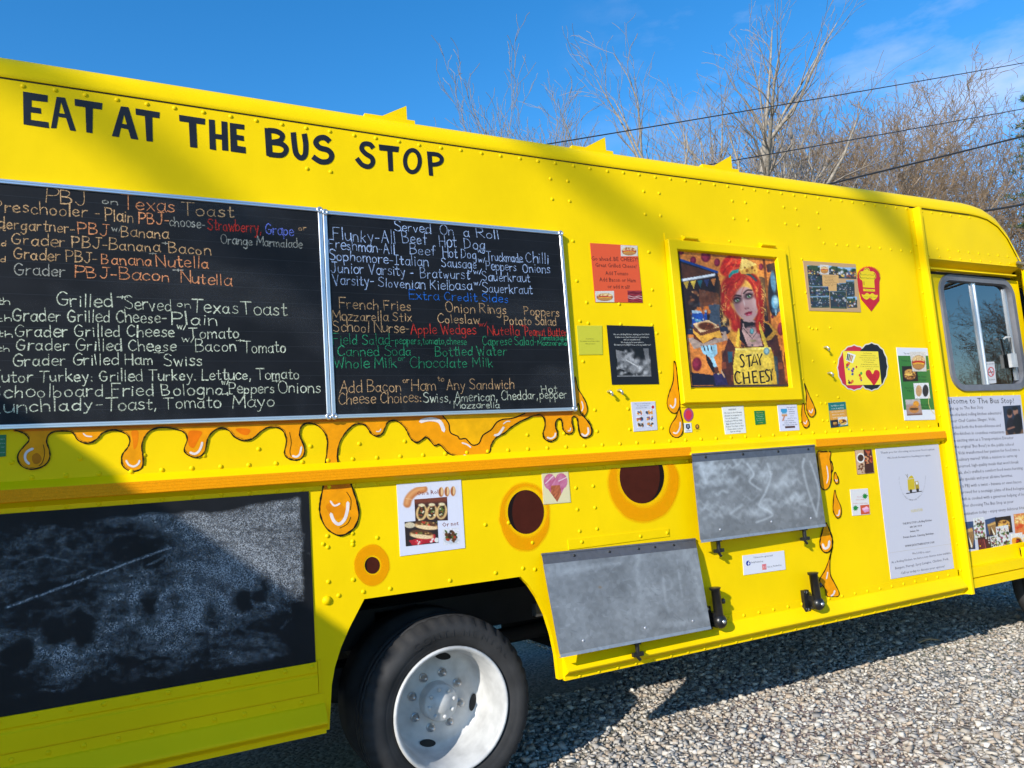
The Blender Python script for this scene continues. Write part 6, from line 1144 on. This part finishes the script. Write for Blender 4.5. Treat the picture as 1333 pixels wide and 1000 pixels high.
def stones():
    n = 120000
    x = rng.uniform(1.6, 11.0, n); y = rng.uniform(-1.6, 3.2, n); keep = ~((x < 3) & (y > 1.2)); x, y = x[keep], y[keep]; n = len(x)
    s = np.clip(rng.lognormal(-4.95, .38, n), .0035, .017)
    cube = np.array([(a, b, c) for a in (-1, 1) for b in (-1, 1) for c in (-1, 1)], float)
    V = cube[None] * rng.uniform(.55, 1.25, (n, 8, 3)) * (s[:, None, None] * np.stack([rng.uniform(.7, 1.5, n), rng.uniform(.7, 1.3, n), rng.uniform(.40, .7, n)], 1)[:, None, :])
    a = rng.uniform(0, 6.28, n); c, sn = np.cos(a)[:, None], np.sin(a)[:, None]; b = rng.normal(0, .45, n); cb, sb = np.cos(b)[:, None], np.sin(b)[:, None]
    X = V[..., 0] * cb - V[..., 2] * sb; Z = V[..., 0] * sb + V[..., 2] * cb; Y = V[..., 1]
    V = np.stack([X * c - Y * sn + x[:, None], X * sn + Y * c + y[:, None], Z + (s * rng.uniform(.15, .9, n))[:, None]], -1)
    q = np.array([(0, 1, 3, 2), (4, 6, 7, 5), (0, 4, 5, 1), (2, 3, 7, 6), (0, 2, 6, 4), (1, 5, 7, 3)])
    F = (q[None] + (np.arange(n) * 8)[:, None, None]).reshape(-1)
    me = bpy.data.meshes.new('gravel_stones'); me.vertices.add(n * 8); me.vertices.foreach_set('co', V.astype(np.float32).ravel())
    me.loops.add(n * 24); me.loops.foreach_set('vertex_index', F.astype(np.int32)); me.polygons.add(n * 6); me.polygons.foreach_set('loop_start', np.arange(0, n * 24, 4, dtype=np.int32)); me.polygons.foreach_set('loop_total', np.full(n * 6, 4, np.int32))
    pal = np.array([(.60, .55, .48), (.46, .43, .39), (.54, .48, .40), (.34, .32, .30), (.68, .64, .57), (.50, .41, .32)]); col = pal[rng.integers(0, 6, n)] * rng.uniform(.66, .95, (n, 1))
    me.update(calc_edges=True); at = me.color_attributes.new('Col', 'FLOAT_COLOR', 'POINT'); buf = np.ones((n * 8, 4), np.float32); buf[:, :3] = np.repeat(col, 8, 0); at.data.foreach_set('color', buf.ravel())
    o = link('gravel_stones', me, mat('stone', (1, 1, 1), .9, attr=True, spec=.15)); return tag(o, 'loose pale gravel stones lying over the ground beside and under the truck', kind='stuff')
stones()
# a dry stalk on the gravel
p = [AT(1195, 840, .35), AT(1222, 838, .35)]
d_ = ray(1197, 842); t_ = -EYE / d_[2]; a_ = d_ * t_ + CPOS; d_ = ray(1224, 839); b_ = d_ * (-EYE / d_[2]) + CPOS
tag(MB().tube([(a_[0], a_[1], .03), ((a_[0] + b_[0]) / 2, (a_[1] + b_[1]) / 2, .045), (b_[0], b_[1], .03)], [.006, .007, .004], 5).build('dry_stalk', mat('straw', (.36, .24, .12), .8)), 'thin dry brown stalk lying on the gravel in front of the truck', 'stalk')

# ------------------------------------------------------------------ trees
M_bark = mat('bark_grey', (.33, .285, .23), .9, vary=(14, .55, 1.25), bump=[(50, .5, .01)], spec=.15)
M_bark2 = mat('bark_brown', (.30, .23, .165), .9, vary=(12, .6, 1.3), spec=.15)
M_twig = mat('twig_brown', (.30, .215, .14), .9, spec=.1)
M_twig2 = mat('twig_pale', (.30, .25, .20), .9, spec=.1)
M_need = mat('pine_needles', (.05, .085, .028), .8, vary=(5, .5, 1.7), spec=.2)
def segs_mesh(segs, name, mt, par, k):
    """all the limbs of one tree part in a single mesh: tapered k-sided pieces"""
    A = np.array([s[0] for s in segs]); B = np.array([s[1] for s in segs]); ra = np.array([s[2] for s in segs]); rb = np.array([s[3] for s in segs]); n = len(segs)
    D = B - A; D /= np.linalg.norm(D, axis=1, keepdims=True) + 1e-9; H = np.where(np.abs(D[:, 2:3]) < .9, [[0, 0, 1.]], [[1., 0, 0]]); U = np.cross(D, H); U /= np.linalg.norm(U, axis=1, keepdims=True); Vv = np.cross(D, U)
    th = np.arange(k) * 2 * np.pi / k; C = np.cos(th)[None, :, None]; Sn = np.sin(th)[None, :, None]; R = U[:, None] * C + Vv[:, None] * Sn
    P = np.concatenate([A[:, None] + R * ra[:, None, None], B[:, None] + R * rb[:, None, None]], 1).reshape(-1, 3)
    i = np.arange(k); q = np.stack([i, (i + 1) % k, (i + 1) % k + k, i + k], 1); F = (q[None] + (np.arange(n) * 2 * k)[:, None, None]).reshape(-1)
    me = bpy.data.meshes.new(name); me.vertices.add(len(P)); me.vertices.foreach_set('co', P.astype(np.float32).ravel()); me.loops.add(len(F)); me.loops.foreach_set('vertex_index', F.astype(np.int32))
    nf = n * k; me.polygons.add(nf); me.polygons.foreach_set('loop_start', np.arange(0, nf * 4, 4, dtype=np.int32)); me.polygons.foreach_set('loop_total', np.full(nf, 4, np.int32)); me.polygons.foreach_set('use_smooth', np.ones(nf, bool)); me.update(calc_edges=True)
    o = bpy.data.objects.new(name, me); COL.objects.link(o); me.materials.append(mt); o.parent = par; return o
def grow(r, p, d, ln, rad, lv, big, small, spread, up, dens, rmin, maxlv):
    n = 6 if lv == 0 else (5 if lv == 1 else 4); q = p.copy(); dd = d.copy(); rr = rad
    for i in range(n):
        dd = dd + np.array([r.gauss(0, .10), r.gauss(0, .10), r.gauss(0, .05)]) * (1 + lv * .5) + np.array([0, 0, up * .06]); dd /= np.linalg.norm(dd)
        e = q + dd * ln / n; r2_ = max(rad * (1 - (i + 1) / n * (.62 if lv == 0 else .8)), rmin); (big if lv < 2 else small).append((q, e, rr, r2_)); q = e; rr = r2_
        if lv < maxlv and (lv > 0 or i >= 1):
            for c in range(int(dens[lv] + r.random())):
                a = r.uniform(0, 6.28); s = math.radians(r.gauss(spread, 10)); u = np.cross(dd, [0.3, .9, .1]); u /= np.linalg.norm(u); v = np.cross(dd, u)
                nd = dd * math.cos(s) + (u * math.cos(a) + v * math.sin(a)) * math.sin(s); f = r.uniform(.36, .62) * (1 - .35 * i / n)
                grow(r, q, nd, ln * f, rr * r.uniform(.5, .72), lv + 1, big, small, spread, up, dens, rmin, maxlv)
    return
def bare_tree(name, base, h, rad, label, seed, spread=34, up=1.0, dens=(2.2, 1.6, 1.3, .8), rmin=.006, bark=None, twig=None, lean=(0, 0), maxlv=4, group='bare trees behind the truck', fork=0, fl=.24):
    r = random.Random(seed); big, small = [], []; d = np.array([lean[0], lean[1], 1.0]); d /= np.linalg.norm(d)
    grow(r, np.zeros(3), d, h, rad, 0, big, small, spread, up, dens, rmin, maxlv)
    for k in range(fork):
        a = r.uniform(0, 6.28); nd = d + np.array([math.cos(a), math.sin(a), 0]) * fl; grow(r, d * h * .12, nd / np.linalg.norm(nd), h * .85, rad * .7, 0, big, small, spread, up, dens, rmin, maxlv)
    k = h / max(s[1][2] for s in big + small); big = [(a * k, b * k, x, y) for a, b, x, y in big]; small = [(a * k, b * k, x, y) for a, b, x, y in small]
    t = empty(name, base, label, 'tree', group); segs_mesh(big, 'trunk', bark or M_bark, t, 7)
    if small: segs_mesh(small, 'crown', twig or M_twig, t, 3)
    return t
def gpos(px, Y): 
    p = AT(px, 160, Y); return (p.x, Y, 0)
def htop(px, py, Y): return AT(px, py, Y).z
tl = 'bare trees behind the truck'
# far pale upright clump left of the centre
for i, (px, top) in enumerate(((655, 128), (690, 140), (632, 165), (712, 165))):
    Y = 26 + i * 1.2; bare_tree('slender_tree', gpos(px, Y), htop(px, top, Y), .10, ('tallest pale slender bare tree over the roof between the first two yellow fins', 'pale slender bare tree just right of the tallest one above the roof', 'faint slender bare tree at the left end of the pale clump', 'short faint slender bare tree nearest the middle roof fin')[i], 11 + i, 15, 1.6, (2.6, 1.5, .8, .3), .010, M_bark, M_twig2, fork=7, fl=.07, maxlv=3)
T = [ # pixel of the base line, depth, pixel of the top, trunk radius, seed, spread, lean, fork, label
 (820, 13, 85, .15, 21, 16, (-.02, 0), 1, 'grey forked bare tree with crooked limbs just right of the middle roof fin'),
 (862, 16, 70, .12, 22, 30, (-.02, 0), 1, 'thin grey bare tree in the gap right of the crooked forked tree'),
 (893, 14.5, 45, .15, 23, 34, (.03, 0), 0, 'thin straight bare tree left of the thick pale trunk'),
 (938, 12, 20, .26, 24, 26, (-.10, 0), 1, 'bare tree with the thick pale leaning trunk beside the right roof fin'),
 (960, 13, 10, .21, 25, 28, (.04, 0), 1, 'darker bare tree directly behind the right roof fin'),
 (1003, 14, 40, .16, 26, 24, (.01, 0), 0, 'slim upright bare tree crossed by two power lines right of the fins'),
 (1020, 13, 30, .16, 27, 28, (.10, 0), 1, 'bare tree leaning right under the highest power line')]
for px, Y, top, rad, sd2, sp, le, fk, lab in T:
    bare_tree('bare_tree', gpos(px, Y), htop(px, top, Y), rad, lab, sd2, sp, 1.1, (2.0, 1.5, .9, .4), .0055, M_bark, M_twig2, le, fork=fk, maxlv=3)
T2 = [(1075, 15, 108, .10, 31, 'bare bushy tree where the thick cable meets the roof'), (1112, 16.5, 70, .10, 32, 'bare brown tree left of the rounded twiggy crown'), (1150, 15, 120, .10, 33, 'low twiggy brown tree above the door post'),
      (1195, 18, 150, .13, 34, 'twiggy brown tree standing left of the big rounded crown'), (1245, 19, 112, .17, 35, 'largest rounded bare crown of dense brown twigs above the cab'), (1290, 18, 135, .15, 36, 'dense brown bare tree at the right beside the pine'), (1330, 16, 190, .12, 37, 'bare brown tree at the right edge behind the windshield'), (1175, 21, 175, .12, 38, 'hazy brown bare tree seen low behind the others over the cab')]
for px, Y, top, rad, sd2, lab in T2:
    bare_tree('twiggy_tree', gpos(px, Y), htop(px, top, Y), rad, lab, sd2, 34, 1.0, (2.2, 1.7, 1.2, .6), .0075, M_bark2, M_twig, fork=4)
def pine(name, base, h, label, seed, group=None, w=.22):
    r = random.Random(seed); t = empty(name, base, label, 'tree', group); segs = []; z = np.zeros(3)
    for i in range(8): segs.append((np.array([0, 0, h*i/8]), np.array([0, 0, h*(i+1)/8]), .02*h*(1-i/8.5), .02*h*(1-(i+1)/8.5)))
    mb = MB(); tz = []
    for i in range(int(h * 10)):
        zz = h * (.12 + .86 * i / (h * 10)); L_ = h * w * (1 - .85 * i / (h * 10)) * r.uniform(.7, 1.15); a = r.uniform(0, 6.28); e = np.array([math.cos(a) * L_, math.sin(a) * L_, zz + L_ * r.uniform(-.1, .3)]); s0 = np.array([0, 0, zz]); segs.append((s0, e, .018, .006))
        for k in range(int(9 + L_ * 9)):
            f = r.uniform(.25, 1.02); p = s0 * (1-f) + e * f + np.array([r.gauss(0, .10), r.gauss(0, .10), r.gauss(0, .06)]) * (.5 + L_ * .35)
            for n_ in range(9):
                dv = np.array([r.gauss(0, 1), r.gauss(0, 1), r.gauss(.35, .7)]); dv /= np.linalg.norm(dv); l_ = r.uniform(.07, .14) * (1 + h * .03); sd_ = np.cross(dv, [r.random(), r.random(), r.random()]); sd_ = sd_ / np.linalg.norm(sd_) * .009; tz.append((p - sd_, p + sd_, p + dv * l_))
    me = bpy.data.meshes.new('needles'); V = np.array(tz).reshape(-1, 3); n = len(tz); me.vertices.add(n*3); me.vertices.foreach_set('co', V.astype(np.float32).ravel()); me.loops.add(n*3); me.loops.foreach_set('vertex_index', np.arange(n*3, dtype=np.int32)); me.polygons.add(n); me.polygons.foreach_set('loop_start', np.arange(0, n*3, 3, dtype=np.int32)); me.polygons.foreach_set('loop_total', np.full(n, 3, np.int32)); me.update(calc_edges=True)
    o = bpy.data.objects.new('crown', me); COL.objects.link(o); me.materials.append(M_need); o.parent = t; segs_mesh(segs, 'trunk', M_bark2, t, 6); return t
p = AT(1349, 150, 11); pine('pine_tree', (p.x, 11, 0), p.z + 1.3, 'green pine tree reaching in at the upper right edge', 51, w=.19)
pine('pine_tree', (9.6, 7.0, 0), 4.6, 'lower dark green pine tree behind the front of the truck', 52, w=.30)
# trees standing on the photographer's side (they shade the paint and show in the door glass)
for i, (x, y, h, rad, sd2, le, lab) in enumerate(((11.5, -7.5, 12, .22, 64, (0, 0), 'pale trunked bare tree nearest the cab on the open side of the yard'), (15.5, -9.5, 13, .16, 65, (0, 0), 'thin bare tree behind the pale trunked one on the open side of the yard'), (13.0, -13.0, 14, .2, 66, (0, 0), 'tall bare tree at the back of the open side of the yard'))):
    bare_tree('bare_tree', (x, y, 0), h, rad, lab, sd2, 30, 1.0, (1.4, 1.1, .8, .4), .008, M_bark, M_twig2, le, maxlv=3, group='bare trees facing the truck', fork=1)
# woodland edge facing the cab: copies of the twiggy trees
src_ = [o for o in COL.objects if o.name.startswith('twiggy_tree')]
for k in range(9):
    s_ = src_[k % len(src_)]; c = s_.copy(); COL.objects.link(c); c.location = (20 + 3.3 * k, -7 - 2.2 * k + (k % 3) * 2.4, 0); c.rotation_euler.z = k * 1.3; c.scale = (.5, .5, .34 + .06 * (k % 3)); c['label'] = 'brown twiggy bare tree in the woodland edge facing the cab window'; c['group'] = 'woodland edge facing the cab'
    for ch in s_.children: q = ch.copy(); COL.objects.link(q); q.parent = c
# a big spreading tree up sun: its three heavy limbs throw the soft slanting shade on the paint
sp_ = empty('spreading_tree', (-25.0, -13.0, 0), 'tall bare tree with three long drooping limbs on the open side of the yard', 'tree'); tk = []; lb = []; cw = []
r_ = random.Random(9)
def path(P0, P1, n, r0, r1, out, jit):
    P0, P1 = np.array(P0, float), np.array(P1, float); q = P0; ra = r0
    for i in range(1, n + 1):
        e_ = P0 + (P1 - P0) * i / n + (np.array([r_.gauss(0, jit), r_.gauss(0, jit), r_.gauss(0, jit)]) if i < n else 0); rb = r0 + (r1 - r0) * i / n; out.append((q, e_, ra, rb)); q, ra = e_, rb
path((0, 0, 0), (0, 0, 21.0), 12, .42, .12, tk, .05)
for wx, wz, rq, zs_, in ((.10, 2.80, .095, 17.2), (2.35, 2.78, .085, 18.6), (4.60, 2.85, .105, 20.4)):
    Q = np.array([wx - 22.1 + 25.0, 0, wz + 12.35]); d0 = np.array([1.33, 0, -1.0]) / 1.664; S1 = Q - d0 * 1.6; S0 = np.array([0, 0, zs_]); M0 = (S0 + S1) / 2 + np.array([0, 0, .5])
    path(S0, M0, 4, .15, .125, tk, .02); path(M0, S1, 4, .125, rq * 1.1, tk, .02); path(S1, Q + d0 * .9, 5, rq * 1.1, rq * .55, tk, .03); path(Q + d0 * .9, Q + d0 * 2.0, 3, rq * .55, .012, tk, .05)
    for k in range(5):
        f = r_.uniform(.0, .9); B = S0 + (S1 - S0) * f; cw.append((B, B + np.array([r_.gauss(.2, .6), r_.gauss(0, .8), r_.uniform(.6, 1.8)]), .03, .008))
segs_mesh(tk, 'trunk', M_bark, sp_, 9); segs_mesh(cw, 'crown', M_twig, sp_, 4)
pine('pine_tree', (22.5, -12.5, 0), 6.5, 'pine tree on the open side of the yard facing the truck', 71, w=.24)

# ------------------------------------------------------------------ overhead lines
M_wire = mat('cable', (.02, .02, .022), .6)
def wire(name, pts, Y0, Y1, r, label, ext=1.6):
    a, b = AT(*pts[0], Y0), AT(*pts[1], Y1); d = b - a; q = [a + d * t - Vector((0, 0, .25 * ((t + .6) * (ext + .1 - t)) * .12)) for t in np.linspace(-.6, ext, 26)]
    tag(MB().tube(q, r, 6).build(name, M_wire), label, 'power line', 'power lines above the truck')
wire('power_line', ((705, 187), (1175, 108)), 9, 9, .012, 'highest thin power line crossing the sky from the middle roof fin')
wire('power_line', ((980, 203), (1323, 142)), 9, 9, .012, 'second thin power line crossing the bare trees below the highest one')
wire('power_line', ((1070, 240), (1333, 175.5)), 8, 7, .021, 'thick dark cable rising to the right edge from the roof')
wire('power_line', ((1288, 272), (1333, 264)), 8, 7.6, .028, 'lowest thick cable just above the front of the cab')

# ------------------------------------------------------------------ unseen screen added to cast the shadow across the truck's lower left
M_wood = mat('screen_boards', (.17, .13, .10), .85, vary=(6, .7, 1.2)); M_tin = mat('screen_capping', (.25, .26, .27), .5, .6)
sh = empty('added_shade_screen', (-3.4, -2.0, 0), 'unseen board screen with a sloping top, added to shade the lower left of the truck', 'screen')
tt = 2.0; P0 = np.array([.76, 0, .80]) - tt * np.array([1.7, 1.0, -.95]); P1 = np.array([-.85, 0, 2.16]) - tt * np.array([1.7, 1.0, -.95])
mb = MB(); sl_ = [(P0[0] - .02, P0[2]), (P1[0], P1[2] - .02), (P1[0] - 1.4, P1[2] - .9), (P1[0] - 1.4, 0), (P0[0] - .02, 0)]
n = len(sl_); Yf, Yb = P0[1], P0[1] - .05
mb.add([(x, Yf, z) for x, z in sl_] + [(x, Yb, z) for x, z in sl_], [tuple(range(n)), tuple(range(2*n-1, n-1, -1))] + [(i, (i+1) % n, (i+1) % n + n, i + n) for i in range(n)]); mb.build('boards', M_wood, sh)
mb = MB()
for (a, b) in (((P0[0], P0[2]), (P1[0], P1[2])), ((P1[0], P1[2]), (P1[0] - 1.5, P1[2] - .95))):
    mb.add([(a[0], Yf + .02, a[1]), (b[0], Yf + .02, b[1]), (b[0], Yb - .02, b[1]), (a[0], Yb - .02, a[1]), (a[0], Yf + .02, a[1] + .03), (b[0], Yf + .02, b[1] + .03), (b[0], Yb - .02, b[1] + .03), (a[0], Yb - .02, a[1] + .03)], [(0,3,2,1),(4,5,6,7),(0,1,5,4),(1,2,6,5),(2,3,7,6),(3,0,4,7)])
mb.build('capping', M_tin, sh)
